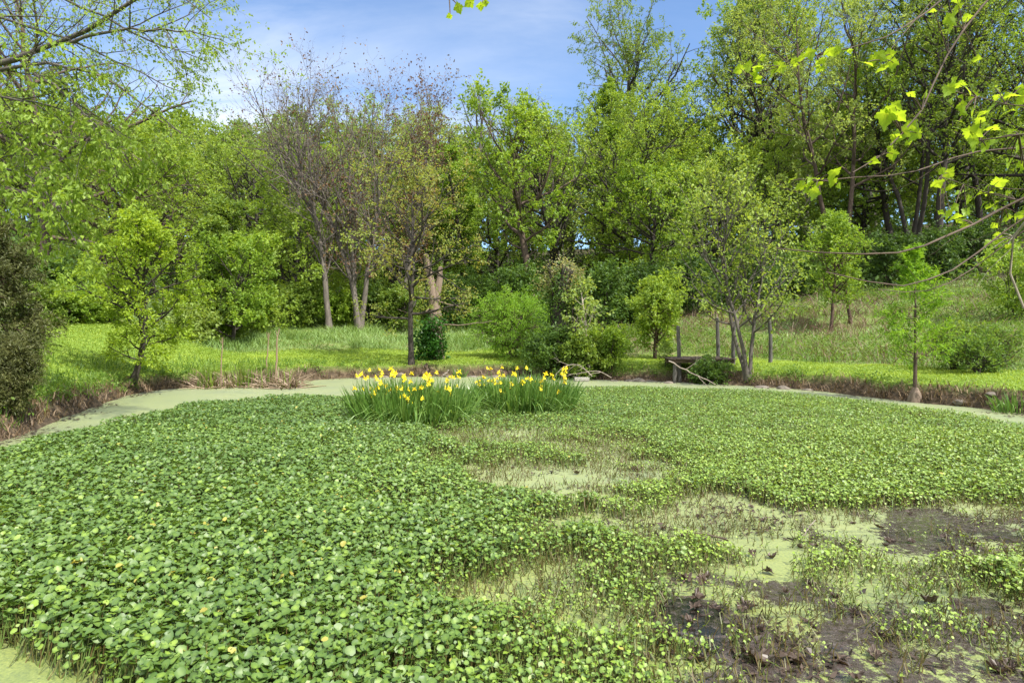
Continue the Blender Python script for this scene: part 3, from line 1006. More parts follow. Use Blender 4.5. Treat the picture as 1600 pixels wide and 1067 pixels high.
# small trees on the lawn and meadow
for label, px, Y, top, wpx, sd, mt, kw in (
        ('small dark stemmed tree standing alone on the lawn left of the dock', 1023, 24.5, 408, 105, 307, 'leaf_yellow', dict(stems=2, spread=.3)),
        ('young red trunked tree on the meadow, left one of the pair right of the dock', 1298, 26.5, 330, 110, 308, 'leaf_bright', {}),
        ('young tree on the meadow, right one of the pair right of the dock', 1330, 27.5, 322, 105, 309, 'leaf_bright', {})):
    x = PX(px, Y)
    wood, fol = build_tree(PZ(top, Y) - gz(x, Y), wpx / F * Y / 2, sd, **{**dict(tr=.075, base=.26, n1=22, n2=5, n3=4, per=8, leaf=.13, lw=.58, a0=75, a1=30, up1=.08), **kw})
    plant('young_tree', label, 'tree', x, Y, wood, fol, 'bark_red', mt)
x, y = PX(1056, 20.6), 20.6
wood, fol = build_tree(1.0, .28, 310, tr=.02, base=.05, n1=18, n2=4, n3=2, per=6, leaf=.06, lw=.5, shape='column')
plant('shrub', 'knee high green bush beside the left dock post', 'bush', x - .25, y + .4, wood, fol, 'bark_dark', 'leaf_mid', crown='foliage', stem_name='stems')

# feathery drooping tree in mid lawn
x, y = PX(803, 25.5), 25.5
wood, fol = build_tree(PZ(442, y) - gz(x, y), 1.5, 311, tr=.09, base=.2, n1=26, n2=7, n3=4, per=9, leaf=.10, lw=.3, a0=70, a1=35, up1=.02, droop=.18, stems=3, spread=.4, hang=.5, ext=.85)
plant('feathery_shrub', 'feathery light green shrub with arching fern like sprays on the lawn behind the irises', 'shrub', x, y, wood, fol, 'bark_brown', 'leaf_cypress', crown='foliage', stem_name='stems')


# snag with ivy foot
def polyline(pts, n):
    p = np.asarray(pts, float)
    s = np.concatenate([[0], np.cumsum(np.linalg.norm(np.diff(p, axis=0), axis=1))])
    t = np.linspace(0, s[-1], n)
    # gentle rounding of the corners
    q = np.stack([np.interp(t, s, p[:, i]) for i in range(3)], 1)
    for _ in range(2):
        q[1:-1] = .25 * q[:-2] + .5 * q[1:-1] + .25 * q[2:]
    return q


def limb(geo, pts, r0, r1, n=12, k=8, a=.5, wob=0., rg=None):
    P = polyline(pts, n)
    if wob:
        P[1:-1] += (rg or rng).normal(0, wob, (n - 2, 3))
    Rr = np.linspace(r0, r1, n)
    tubes(geo, P[None], Rr[None], k, a)
    c = len(P)
    return P, Rr


def cap(geo, p, d, r, k=8):
    d = nrm(np.asarray(d, float))
    ref = np.array([1., 0, 0]) if abs(d[2]) > .8 else np.array([0, 0, 1.])
    u = nrm(np.cross(d, ref))
    v = np.cross(d, u)
    th = np.arange(k) * 2 * math.pi / k
    geo.add(np.concatenate([[p + d * r * .5], p + r * (np.cos(th)[:, None] * u + np.sin(th)[:, None] * v)]), [[0, i + 1, (i + 1) % k + 1] for i in range(k)])


def leaf_cloud(geo, rg, n, centre, radii, leaf, lw, shell=.55, vlo=0, vhi=1, clumps=14, cs=.35, flat=.8, hang=.2):
    """leaves gathered in small clumps through an ellipsoid"""
    c = nrm(rg.normal(0, 1, (clumps, 3))) * (shell + (1 - shell) * rg.random((clumps, 1)))
    ci = rg.integers(0, clumps, n)
    p = (c[ci] + rg.normal(0, cs, (n, 3))) * np.asarray(radii) + np.asarray(centre)
    cv = rg.random(clumps)[ci]
    ax = nrm(rg.normal(0, 1, (n, 3)) - np.array([0, 0, hang]))
    nm = nrm(np.array([0, 0, flat]) + rg.normal(0, .7, (n, 3)))
    sd = nrm(np.cross(nm, ax))
    nm = np.cross(ax, sd)
    L = leaf * rg.uniform(.6, 1.3, (n, 1))
    Wd = L * lw * .5
    v = np.stack([p, p + ax * L * .45 + sd * Wd + nm * Wd * .3, p + ax * L, p + ax * L * .45 - sd * Wd + nm * Wd * .3], 1)
    geo.add(v.reshape(-1, 3), np.arange(n * 4).reshape(n, 4), np.repeat(vlo + (vhi - vlo) * (cv * .5 + rg.random(n) * .5), 4))


rg = np.random.default_rng(41)
x, y = PX(682, 24.6), 24.6
t = thing('dead_snag', 'broken dead trunk with ivy round its foot behind the rusty leaved tree', 'dead tree', (x, y, gz(x, y)))
w = Geo()
P, _ = limb(w, [(0, 0, -.1), (-.02, 0, .9), (-.06, 0, 1.8), (-.12, 0, 2.6), (-.3, .05, 3.3), (-.42, 0, 4.1)], .36, .10, 14, 10, wob=.015, rg=rg)
cap(w, P[-1], P[-1] - P[-2], .10, 10)
P, _ = limb(w, [(-.08, 0, 2.2), (.1, 0, 2.9), (.16, 0, 3.6)], .2, .09, 8, 9, wob=.01, rg=rg)
cap(w, P[-1], P[-1] - P[-2], .09, 9)
limb(w, [(-.1, 0, 2.4), (.5, -.2, 2.1), (1.2, -.4, 2.0)], .03, .012, 8, 4, wob=.03, rg=rg)
limb(w, [(0, 0, 1.3), (1.0, -.3, 1.35), (2.2, -.4, 1.5)], .03, .01, 8, 4, wob=.03, rg=rg)
limb(w, [(-.1, 0, 2.0), (-.7, -.2, 1.7), (-1.5, -.2, 1.95)], .03, .01, 8, 4, wob=.03, rg=rg)
obj('trunk', w, M['snag_wood'], t, smooth=True)
f = Geo()
leaf_cloud(f, rg, 2600, (-.25, -.25, .55), (.62, .45, .75), .11, .8, clumps=40, cs=.28)
leaf_cloud(f, rg, 500, (-.1, -.3, 1.35), (.45, .35, .35), .1, .7, clumps=12, vlo=.4, vhi=1.2)
obj('ivy', f, M['leaf_ivy'], t)

# vine covered snag
x, y = PX(880, 22.6), 22.6
t = thing('vine_covered_snag', 'stout broken trunk smothered in vines with cream new leaves behind the right irises', 'dead tree', (x, y, gz(x, y)))
w = Geo()
P, _ = limb(w, [(-.1, 0, -.1), (-.15, 0, 1.2), (-.05, 0, 2.4), (.1, 0, 3.5)], .42, .27, 12, 10, wob=.02, rg=rg)
cap(w, P[-1], P[-1] - P[-2], .2, 10)
P, _ = limb(w, [(.25, -.1, .9), (.5, -.15, 1.6), (.75, -.1, 2.1)], .19, .15, 8, 9)
cap(w, P[-1], P[-1] - P[-2], .15, 9)
for i in range(26):
    a = rg.random() * 6.28
    limb(w, [(.4 * math.cos(a) - .1, .4 * math.sin(a), rg.uniform(0, 1)), (.45 * math.cos(a + .5), .42 * math.sin(a + .5), 1.8), (.35 * math.cos(a + 1), .35 * math.sin(a + 1) , 3.0), (.6 * math.cos(a + 1.2), .5 * math.sin(a + 1.2), rg.uniform(2.6, 3.9))], .025, .012, 12, 4, wob=.04, rg=rg)
obj('trunk', w, M['bark_dark'], t, smooth=True)
f = Geo()
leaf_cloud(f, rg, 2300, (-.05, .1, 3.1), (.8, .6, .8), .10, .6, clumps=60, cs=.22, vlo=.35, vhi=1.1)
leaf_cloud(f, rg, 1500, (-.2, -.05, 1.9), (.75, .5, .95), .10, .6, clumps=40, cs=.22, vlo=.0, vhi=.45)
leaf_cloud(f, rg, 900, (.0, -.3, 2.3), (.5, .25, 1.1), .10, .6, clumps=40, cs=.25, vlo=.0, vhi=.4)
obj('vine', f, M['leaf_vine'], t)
shrub('dense dark green bush at the foot of the vine covered snag', 872, 21.9, 490, 100, 241, 'leaf_dark', group=None, leaf=.12, per=9)
shrub('leafy green bush between the vine covered snag and the sapling', 910, 21.6, 488, 90, 242, 'leaf_mid', group=None, leaf=.12, per=8)
shrub('loose yellow-green bush right of the thin sapling on the bank', 955, 21.5, 485, 80, 243, 'leaf_bright', group=None, leaf=.10, per=6)
shrub('trailing green shrub hanging under the dock boards', 1108, 19.7, 566, 95, 244, 'leaf_dark', group=None, leaf=.09, per=6)

# cypress sapling with swollen foot, standing in the shallows
rg = np.random.default_rng(52)
x, y = PX(1430, 14.75), 14.75
t = thing('cypress_sapling', 'young bald cypress with feathery flat branches and a swollen foot in the right shallows', 'cypress', (x, y, .0))
H = PZ(385, y)
w, knob = Geo(), Geo()
P, Rr = limb(w, [(0, 0, .1), (.0, 0, 1), (.01, 0, 2), (-.02, 0, 3), (0, 0, H)], .048, .008, 16, 8, wob=.006, rg=rg)
C1, R1, o1 = children(rg, P[None], Rr[None], 42, .22, .98, lambda t_, pl: 1.35 * (1.04 - t_) ** .75, lambda t_: 82 - 25 * t_, 7, .05, .03, .012)
tubes(w, C1, R1, 4)
C2, R2, o2 = children(rg, C1, R1, 9, .18, 1.0, lambda t_, pl: np.maximum(pl * .32, .1), 55, 5, .06, .0, .01)
tubes(w, C2, R2 * .6, 3)
f = Geo()
leaves_on(rg, f, C2, 16, .10, .028, rg.random(len(C2)), t0=.05, spread=.75, tilt=.25, jit=.008, hang=.05)
leaves_on(rg, f, C1, 14, .10, .028, rg.random(len(C1)), t0=.3, spread=.75, tilt=.25, jit=.008, hang=.05)
zz_ = np.array([-.15, .0, .1, .2, .28, .34])
kr = np.array([.2, .18, .15, .12, .085, .055])
kp = np.stack([np.zeros(6), np.zeros(6), zz_], 1)
tubes(knob, kp[None], kr[None], 12)
cap(knob, kp[-1], (0, 0, 1), .06, 12)
obj('trunk', w, M['bark_brown'], t, smooth=True)
obj('swollen_base', knob, M['snag_wood'], t, smooth=True)
obj('crown', f, M['leaf_cypress'], t)

# ------------------------------------------------------------------ overhanging tree on the left bank
rg = np.random.default_rng(63)
tx, ty = -12.6, 11.5
t = thing('overhanging_tree', 'tree out of frame whose long grey boughs overhang the upper left corner', 'tree', (tx, ty, gz(tx, ty)))
w, f1, f2 = Geo(), Geo(), Geo()
oz = gz(tx, ty)


def loc(px, py, Y):
    return np.array([PX(px, Y) - tx, Y - ty, PZ(py, Y) - oz])


TP, TR = limb(w, [(0, 0, -.2), (.1, 0, 2), (.0, .1, 4), (.3, .1, 6.5), (.2, .3, 9.5), (.4, .3, 12)], .34, .08, 14, 10, wob=.02, rg=rg)
BOUGHS = [  # (start height on trunk, [(px,py,Y)...], r0, r1, sparse?)
    (6.0, [(-60, 118, 11), (0, 98, 10.8), (60, 84, 10.7), (105, 68, 10.6), (135, 46, 10.5), (175, 25, 10.4), (230, -10, 10.3), (290, -40, 10.2)], .085, .02, 1),
    (6.4, [(105, 68, 10.6), (150, 50, 10.3), (230, 46, 10.1), (300, 48, 10.0), (345, 62, 9.9)], .03, .006, 2),
    (5.6, [(-60, 112, 11), (0, 107, 10.9), (38, 108, 10.7), (65, 98, 10.5), (140, 102, 10.3), (185, 140, 10.2), (240, 175, 10.1), (290, 215, 10.0)], .055, .008, 1),
    (5.4, [(40, 108, 10.7), (80, 128, 10.6), (115, 160, 10.5), (150, 200, 10.5), (200, 250, 10.4)], .03, .006, 0),
    (5.0, [(-60, 135, 12), (0, 150, 11.5), (60, 162, 11.2), (110, 172, 11), (150, 180, 10.8)], .04, .007, 0),
    (4.6, [(-60, 190, 12), (0, 206, 11.3), (40, 214, 11), (90, 228, 10.8), (110, 245, 10.7)], .05, .008, 0),
    (7.2, [(-40, 10, 11), (30, 40, 10.8), (100, 58, 10.6), (170, 88, 10.4), (230, 125, 10.3), (300, 150, 10.2)], .04, .006, 2),
    (7.8, [(-40, -30, 11), (60, -20, 10.8), (140, 10, 10.5), (200, 50, 10.3), (270, 75, 10.2), (330, 100, 10.1)], .05, .006, 2),
    (8.4, [(-40, -60, 11), (100, -50, 10.8), (200, -40, 10.5), (280, -10, 10.2), (330, 30, 10.1)], .05, .006, 2),
    (4.0, [(-60, 250, 12), (0, 260, 11.2), (50, 275, 10.8), (90, 320, 10.6), (120, 380, 10.4)], .04, .006, 0),
    (4.2, [(-60, 300, 11.5), (0, 290, 10.9), (60, 300, 10.7), (100, 330, 10.5)], .035, .006, 0),
]
for h0, pts, r0, r1, kind in BOUGHS:
    q = [loc(*p) for p in pts]
    if pts[0][0] < 0:
        i = int(np.argmin(np.abs(TP[:, 2] - h0 + .8)))
        q = [TP[i]] + q
    P, Rr = limb(w, q, r0, r1, 16, 7, wob=.02, rg=rg)
    C1, R1, _ = children(rg, P[None], Rr[None], 13, .3, .99, lambda t_, pl: 1.5 * (1.15 - .7 * t_), 42, 7, .12, .02 if kind else -.03, .012, .03)
    tubes(w, C1, R1, 4)
    C2, R2, o2 = children(rg, C1, R1, 6, .2, 1, lambda t_, pl: np.maximum(pl * .5, .15), 42, 5, .14, -.01, .009, .04)
    tubes(w, C2, R2, 3)
    C3, R3, o3 = children(rg, C2, R2, 4, .2, 1, lambda t_, pl: np.maximum(pl * .5, .1), 42, 4, .14, -.02, .007, .05)
    tubes(w, C3, R3 * .7, 3)
    if kind == 0:
        leaves_on(rg, f1, C3[rg.random(len(C3)) < .55], 5, .115, .06, None, hang=.75, jit=.03, tilt=.8)
        leaves_on(rg, f1, C2, 2, .115, .06, None, hang=.75, jit=.03, tilt=.8)
    else:
        leaves_on(rg, f2, C3, 5, .055, .03, rg.random(len(C2))[o3], hang=.4, jit=.012)
obj('trunk', w, M['bark_grey'], t, smooth=True)
obj('hanging_leaves', f1, M['leaf_yellow'], t)
obj('young_leaves', f2, M['leaf_yellow'], t)
# ------------------------------------------------------------------ undergrowth and far woodland (uncountable)
rg = np.random.default_rng(71)
ug = Geo()
n = 1300
a = rg.uniform(-.95, 1.0, n)
Y = rg.uniform(36, 66, n)
X = a * Y
gzz = ground_z(X, Y)
for i in range(n):
    big = rg.uniform(.6, 1.5) * (1 + 2.6 * float(sstep(46, 62, Y[i])))
    leaf_cloud(ug, rg, 60, (X[i], Y[i], gzz[i] + big * .5), (big * 1.2, big, big * .8), .3, .6, clumps=8, cs=.4, shell=.3)
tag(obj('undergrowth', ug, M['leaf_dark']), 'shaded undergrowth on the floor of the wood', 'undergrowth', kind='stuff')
protos = [build_tree(15, 3.6, 900 + i, per=5, leaf=.42, lw=.65, n1=20, n2=5, n3=3, base=.15 + .1 * (i % 2), tr=.2, sides=6) for i in range(3)]
fw, fl = Geo(), Geo()
for i in range(210):
    Y = rg.uniform(58, 96)
    X = rg.uniform(-.98, 1.02) * Y
    w_, f_ = protos[i % 3]
    a = X / Y
    sc = rg.uniform(.75, 1.15) * (1.0 if a < .3 else .85)
    off = (X, Y, gz(X, Y))
    rot, da = rg.random() * 6.28, rg.normal(0, .18)
    fw.merge(w_, rot, sc, off)
    fl.merge(f_, rot, sc, off, da)
t = tag(obj('far_woodland', fl, M['leaf_mid']), 'far trees closing the gaps of the wood', 'woodland', kind='stuff')
tag(obj('trunks', fw, M['bark_dark'], t, smooth=True), kind='stuff')


# ------------------------------------------------------------------ grasses
def blades(geo, rg, x, y, z, h, w, bend=.5, lean=None, seg=2, var=None):
    """upright blades of SEG segments and a pointed tip"""
    n = len(x)
    az = rg.random(n) * 6.283
    dx, dy = np.cos(az), np.sin(az)
    wa = az + 1.57 + rg.normal(0, .5, n)
    sx, sy = np.cos(wa), np.sin(wa)
    rows = []
    for k in range(seg + 1):
        t = k / seg
        off = h * bend * t ** 1.8
        px_, py_ = x + dx * off, y + dy * off
        pz_ = z + h * (t - .3 * bend * t ** 2.5)
        hw = w * .5 * (1 - t) ** .6 if k < seg else 0
        if k < seg:
            rows += [np.stack([px_ - sx * hw, py_ - sy * hw, pz_], 1), np.stack([px_ + sx * hw, py_ + sy * hw, pz_], 1)]
        else:
            rows += [np.stack([px_, py_, pz_], 1)]
    v = np.stack(rows, 1)
    m = v.shape[1]
    b = np.arange(n)[:, None] * m
    if var is None:
        var = rg.random(n)
    base = geo.n
    geo.add(v.reshape(-1, 3), np.concatenate([b + np.array([[2 * k, 2 * k + 1, 2 * k + 3, 2 * k + 2]]) for k in range(seg - 1)]) if seg > 1 else np.zeros((0, 4), int), np.repeat(var, m))
    k = seg - 1
    geo.f.append(b + np.array([[2 * k, 2 * k + 1, 2 * k + 2]]) + base)


def scatter(rg, n, alo, ahi, ylo, yhi):
    a = rg.uniform(alo, ahi, n)
    Y = np.sqrt(rg.uniform(ylo ** 2, yhi ** 2, n))
    X = a * Y
    return X, Y, shore_dist(X, Y)


rg = np.random.default_rng(81)
X, Y, d = scatter(rg, 420000, -.95, .95, 8.5, 31)
le = lawn_edge(X, Y)
k = (d > .35) & (d < le + .4)
X, Y, d = X[k], Y[k], d[k]
g = Geo()
blades(g, rg, X, Y, ground_z(X, Y, d) - .01, rg.uniform(.035, .09, len(X)), .012 + .0006 * Y, 1.0, var=np.clip(fbm(X, Y, 1.2, 5) * .9 + rg.normal(.03, .2, len(X)), 0, 1))
tag(obj('lawn_grass', g, M['lawn']), 'short mown grass round the pond', 'grass', kind='stuff')

X, Y, d = scatter(rg, 190000, -.9, 1.0, 14, 42)
le = lawn_edge(X, Y)
k = (d > le) & (d < np.where(X / Y > .45, 27, 22))
X, Y, d = X[k], Y[k], d[k]
le = le[k]
a = X / Y
dry = sstep(.1, .25, a) * sstep(.8, .35, np.abs(fbm(X, Y, 2.2, 15) - .5) * 2)
g, gd_ = Geo(), Geo()
h = rg.uniform(.2, .55, len(X)) * (.35 + 1.1 * sstep(.3, .7, fbm(X, Y, 1.6, 16))) * np.where(a > .15, .5, 1.0) * sstep(0, 1.2, d - le + .4)
isdry = rg.random(len(X)) < dry * .14
z_ = ground_z(X, Y, d) - .02
u = ~isdry
blades(g, rg, X[u], Y[u], z_[u], h[u], .012 + .0006 * Y[u], .8, seg=3, var=np.clip(fbm(X[u], Y[u], 2.0, 18) * 1.3 - .25 + rg.normal(0, .18, u.sum()), 0, 1))
blades(gd_, rg, X[isdry], Y[isdry], z_[isdry], h[isdry] * 1.3, .016 + .0004 * Y[isdry], .35, seg=2)
tag(obj('meadow_grass', g, M['meadow']), 'tall blue-green meadow grass beyond the lawn', 'grass', kind='stuff')
# dry canes on the right hill
X, Y, d = scatter(rg, 16000, .14, .9, 19, 38)
le = lawn_edge(X, Y)
k = (d > le + .6) & (d < 17) & (fbm(X, Y, 1.9, 25) > .56)
X, Y, d = X[k], Y[k], d[k]
blades(gd_, rg, X, Y, ground_z(X, Y, d), rg.uniform(.25, .8, len(X)), .012 + .0003 * Y, .9, seg=3)
# tangled twigs and leafy forbs among the canes
X, Y, d = scatter(rg, 3600, .14, .92, 18, 38)
k = (d > lawn_edge(X, Y) + .5) & (d < 22)
X, Y, d = X[k], Y[k], d[k]
zq = ground_z(X, Y, d)
br = fbm(X, Y, 2.4, 27)
tw = br > .5
m_ = int(tw.sum())
q0 = np.stack([X[tw], Y[tw], zq[tw]], 1)
dv = nrm(np.stack([rg.normal(0, 1, m_), rg.normal(0, .8, m_), rg.uniform(.5, 1.6, m_)], 1)) * rg.uniform(.35, 1.1, (m_, 1))
tubes(gd_, np.stack([q0, q0 + dv * .6, q0 + dv * np.array([1.1, 1.1, .85])], 1), np.broadcast_to(np.array([[.012, .010, .006]]), (m_, 3)), 3, np.repeat(rg.random(m_) * .5, 9))
fb = Geo()
for x_, y_, z_ in zip(X[~tw][:700], Y[~tw], zq[~tw]):
    s_ = rg.uniform(.12, .4)
    leaf_cloud(fb, rg, 60, (x_, y_, z_ + s_ * .5), (s_ * 1.4, s_ * 1.2, s_ * .8), .085, .6, clumps=8, cs=.4)
tag(obj('meadow_weeds', fb, M['weed']), 'leafy weeds scattered over the right hill', 'weeds', kind='stuff')
tag(obj('dry_brush', gd_, M['brush']), 'dry reddish brown brush and canes on the right hill', 'brush', kind='stuff')

# bank: hanging thatch, weeds, roots
rg = np.random.default_rng(83)
i = rg.integers(0, len(SHORE_S), 22000)
tt = rg.random(22000)
b0, b1 = SHORE_S[i], SHORE_S[(i + 1) % len(SHORE_S)]
p = b0 + (b1 - b0) * tt[:, None]
p = p + rg.normal(0, .16, p.shape)
d = shore_dist(p[:, 0], p[:, 1])
k = (d > .02) & (d < .6) & (p[:, 1] > 8.5)
p, d = p[k], d[k]
g = Geo()
hv = rg.uniform(.08, .3, len(p))
up = rg.random(len(p)) < .35
zb = ground_z(p[:, 0], p[:, 1], d)
blades(g, rg, p[~up, 0], p[~up, 1], zb[~up] + .03, -hv[~up] * .75, .03, -.35, seg=2, var=rg.random((~up).sum()) * .8)
blades(g, rg, p[up, 0], p[up, 1], zb[up], hv[up], .022, .6, seg=2, var=rg.random(up.sum()))
tag(obj('bank_thatch', g, M['straw']), 'dry thatch and roots hanging on the cut bank', 'thatch', kind='stuff')
g = Geo()
n = 900
i = rg.integers(0, len(SHORE_S), n)
p = SHORE_S[i] + rg.normal(0, .6, (n, 2))
d = shore_dist(p[:, 0], p[:, 1])
patch = fbm(p[:, 0], p[:, 1], 1.6, 33)
left = p[:, 0] < -6
k = (d > .15) & (d < np.where(left, 2.0, .9)) & (p[:, 1] > 8.6) & ((patch > .46) | left)
p, d = p[k], d[k]
zb = ground_z(p[:, 0], p[:, 1], d)
for (x_, y_), z_ in zip(p, zb):
    s_ = rg.uniform(.09, .24)
    leaf_cloud(g, rg, 70, (x_, y_, z_ + s_ * .5), (s_ * 1.3, s_ * 1.3, s_ * .8), .06, .6, clumps=7, cs=.4)
X, Y, d = scatter(rg, 9000, -.95, -.35, 9, 23)
k = (d > .1) & (d < 2.4) & (fbm(X, Y, .8, 36) > .45)
blades(g, rg, X[k], Y[k], ground_z(X[k], Y[k], d[k]), rg.uniform(.12, .4, k.sum()), .022, .5, seg=3)
tag(obj('bank_weeds', g, M['weed']), 'weeds and small plants on the edge of the bank', 'weeds', kind='stuff')

# ------------------------------------------------------------------ pennywort carpet
rg = np.random.default_rng(91)


def penny_points(n, ylo, yhi):
    a = rg.uniform(-1.22, 1.22, n)
    Y = np.sqrt(rg.uniform(ylo ** 2, yhi ** 2, n))
    X = a * Y
    d = shore_dist(X, Y)
    k = (d < -.12)
    X, Y = X[k], Y[k]
    D = penny_density(X, Y)
    k = rg.random(len(X)) < D
    return X[k], Y[k], D[k]


def pool_size(per_m2, ylo, yhi):
    return int(per_m2 * 1.22 * (yhi ** 2 - ylo ** 2))


IR1, IR2 = (-1.95, 12.75), (.35, 14.2)


def canopy(x, y, D):
    """height of the carpet above the water"""
    left = sstep(.35, -.5, x / np.maximum(y, 1))
    h = (.06 + .11 * D) * (.75 + .5 * fbm(x, y, .7, 101)) * (.85 + .35 * left)
    return h + .05 * (fbm(x, y, 2.2, 102) - .5)


carpet, stalks = Geo(), Geo()
for ylo, yhi, per, rim, segs in ((2.2, 5.5, 3200, 9, 1), (5.5, 10.0, 2200, 7, 1), (10.0, 23, 1300, 4, 0)):
    X, Y, D = penny_points(pool_size(per, ylo, yhi), ylo, yhi)
    n = len(X)
    ch = canopy(X, Y, D)
    lay = rg.random(n) ** 2.2
    Z = np.maximum(ch * (1 - .6 * lay) + rg.normal(0, .012, n), .03)
    left = sstep(.3, -.5, X / Y)
    size = (.0078 + .0066 * D) * rg.uniform(.55, 1.45, n) * (.9 + .45 * left)
    if rim == 4:
        size *= 1.15
    nm = nrm(np.stack([rg.normal(0, .5, n), rg.normal(-.08, .5, n), np.ones(n)], 1))
    ax = nrm(np.cross(nm, nrm(rg.normal(0, 1, (n, 3)))))
    sd = np.cross(nm, ax)
    # colour: fresh yellow-green where sparse and to the right, deep where tall
    cv = np.clip(.34 - .18 * left + .14 * sstep(.0, .6, X / Y) + .35 * (1 - D) + .25 * (fbm(X, Y, 1.5, 104) - .5) + rg.normal(0, .17, n) + (rg.random(n) < .06) * .35, 0, 1)
    cv = np.where(rg.random(n) < .006, 1.2, np.minimum(cv, .88))
    c = np.stack([X, Y, Z], 1)
    th = np.arange(rim) * 2 * math.pi / rim
    scal = 1 + rg.normal(0, .08, (n, rim))
    if rim > 4:
        scal[:, 0] = np.where(rg.random(n) < .65, rg.uniform(.3, .7, n), scal[:, 0])
    wav = rg.normal(0, .06, (n, rim)) + rg.uniform(-.15, .4, (n, 1)) + .24 * np.cos(2 * th[None] + rg.random((n, 1)) * 6.3) * rg.random((n, 1))
    r = size[:, None] * scal
    V = c[:, None, :] + r[..., None] * (np.cos(th)[None, :, None] * ax[:, None, :] + np.sin(th)[None, :, None] * sd[:, None, :]) + (r * wav)[..., None] * nm[:, None, :]
    if rim == 4:
        carpet.add(V.reshape(-1, 3), np.arange(n * 4).reshape(n, 4), np.repeat(cv, 4))
    else:
        V = np.concatenate([c[:, None, :], V], 1)
        m = rim + 1
        b = np.arange(n)[:, None, None] * m
        tri = np.array([[0, j + 1, (j + 1) % rim + 1] for j in range(rim)])[None]
        av = np.concatenate([np.where(cv > 1, cv, np.minimum(cv + .38, .92))[:, None], np.repeat(cv[:, None], rim, 1)], 1)
        carpet.add(V.reshape(-1, 3), (b + tri).reshape(-1, 3), av.ravel())
    # stalks
    ks = rg.random(n) < (1.0 if rim == 9 else .6 if rim == 7 else .22)
    q = c[ks]
    q2 = q.copy()
    q2[:, :2] += rg.normal(0, .03, (len(q), 2))
    q2[:, 2] = -.01
    mid = (q + q2) / 2 + rg.normal(0, .008, q.shape)
    wd_ = .0026 if rim == 9 else .004 if rim == 7 else .006
    tubes(stalks, np.stack([q2, mid, q], 1), np.broadcast_to(np.array([[1.3, 1, .8]]) * wd_, (len(q), 3)), 3, np.repeat(rg.random(len(q)), 9))
pw = tag(obj('pennywort', carpet, M['penny'], smooth=True), 'round leaved water pennywort carpeting the pond', 'water plants', kind='stuff')
# bare stubble in the thin patches
n = 60000
a = rg.uniform(-.35, .95, n)
Y = np.sqrt(rg.uniform(2.3 ** 2, 11.5 ** 2, n))
X = a * Y
D = penny_density(X, Y)
fz = fbm(X, Y, .6, 111)
k = (shore_dist(X, Y) < -.2) & (D > .012) & (D < .8) & (rg.random(n) < .62 * sstep(.35, .6, fz) * (1 - .85 * pools_at(X, Y)))
X, Y = X[k], Y[k]
g = Geo()
n = len(X)
hh = rg.uniform(.03, .12, n)
q0 = np.stack([X, Y, np.full(n, -.01)], 1)
q1 = q0 + np.stack([rg.normal(0, .015, n), rg.normal(0, .015, n), hh * .55], 1)
q2 = q1 + np.stack([rg.normal(0, .02, n), rg.normal(0, .02, n), hh * .45], 1)
tubes(stalks, np.stack([q0, q1, q2], 1), np.broadcast_to(np.array([[1.2, 1, .6]]) * .0032, (n, 3)), 3, np.repeat(rg.random(n) * .55, 9))
tag(obj('stalks', stalks, M['penny_stem'], pw), kind='stuff')

# small debris floating on duckweed and mud
n = 42000
a = rg.uniform(-.4, .98, n)
Y = np.sqrt(rg.uniform(2.3 ** 2, 11 ** 2, n))
X = a * Y
op = np.clip(soft_in(X, Y, OPEN_A, .2, 70) * .35 + soft_in(X, Y, OPEN_B, .2, 74) * .8 + soft_in(X, Y, MUD_C, .3, 78), 0, 1)
k = rg.random(n) < op * sstep(.4, .62, fbm(X, Y, .5, 121)) * (1 - .8 * pools_at(X, Y))
X, Y = X[k], Y[k]
n = len(X)
g = Geo()
p = np.stack([X, Y, rg.uniform(.004, .02, n)], 1)
an = rg.random(n) * 6.28
ax = np.stack([np.cos(an), np.sin(an), rg.normal(0, .25, n)], 1)
sd = np.stack([-np.sin(an), np.cos(an), rg.normal(0, .3, n)], 1)
L, Wd = rg.uniform(.01, .045, (n, 1)), rg.uniform(.004, .014, (n, 1))
v = np.stack([p - ax * L, p + sd * Wd, p + ax * L, p - sd * Wd], 1)
g.add(v.reshape(-1, 3), np.arange(n * 4).reshape(n, 4), np.repeat(rg.random(n) * .6, 4))
i = rg.integers(0, len(SHORE_S), 5000)
p = SHORE_S[i] + (SHORE_S[(i + 1) % len(SHORE_S)] - SHORE_S[i]) * rg.random((5000, 1)) + rg.normal(0, .3, (5000, 2))
d = shore_dist(p[:, 0], p[:, 1])
p = p[(d < -.03) & (p[:, 1] > 8) & (vnoise(p[:, 0], p[:, 1], .7, 141) > .4)]
n = len(p)
p = np.concatenate([p, np.full((n, 1), .012)], 1)
an = rg.random(n) * 6.28
ax = np.stack([np.cos(an), np.sin(an), rg.normal(0, .1, n)], 1)
sd = np.stack([-np.sin(an), np.cos(an), np.zeros(n)], 1)
L, Wd = rg.uniform(.02, .1, (n, 1)), rg.uniform(.008, .03, (n, 1))
g.add(np.stack([p - ax * L, p + sd * Wd, p + ax * L, p - sd * Wd], 1).reshape(-1, 3), np.arange(n * 4).reshape(n, 4), np.repeat(rg.random(n) * .8, 4))
tag(obj('leaf_litter', g, M['dead_leaf']), 'dark scraps of leaf and stem on the mud', 'litter', kind='stuff')

# ------------------------------------------------------------------ irises
rg = np.random.default_rng(131)


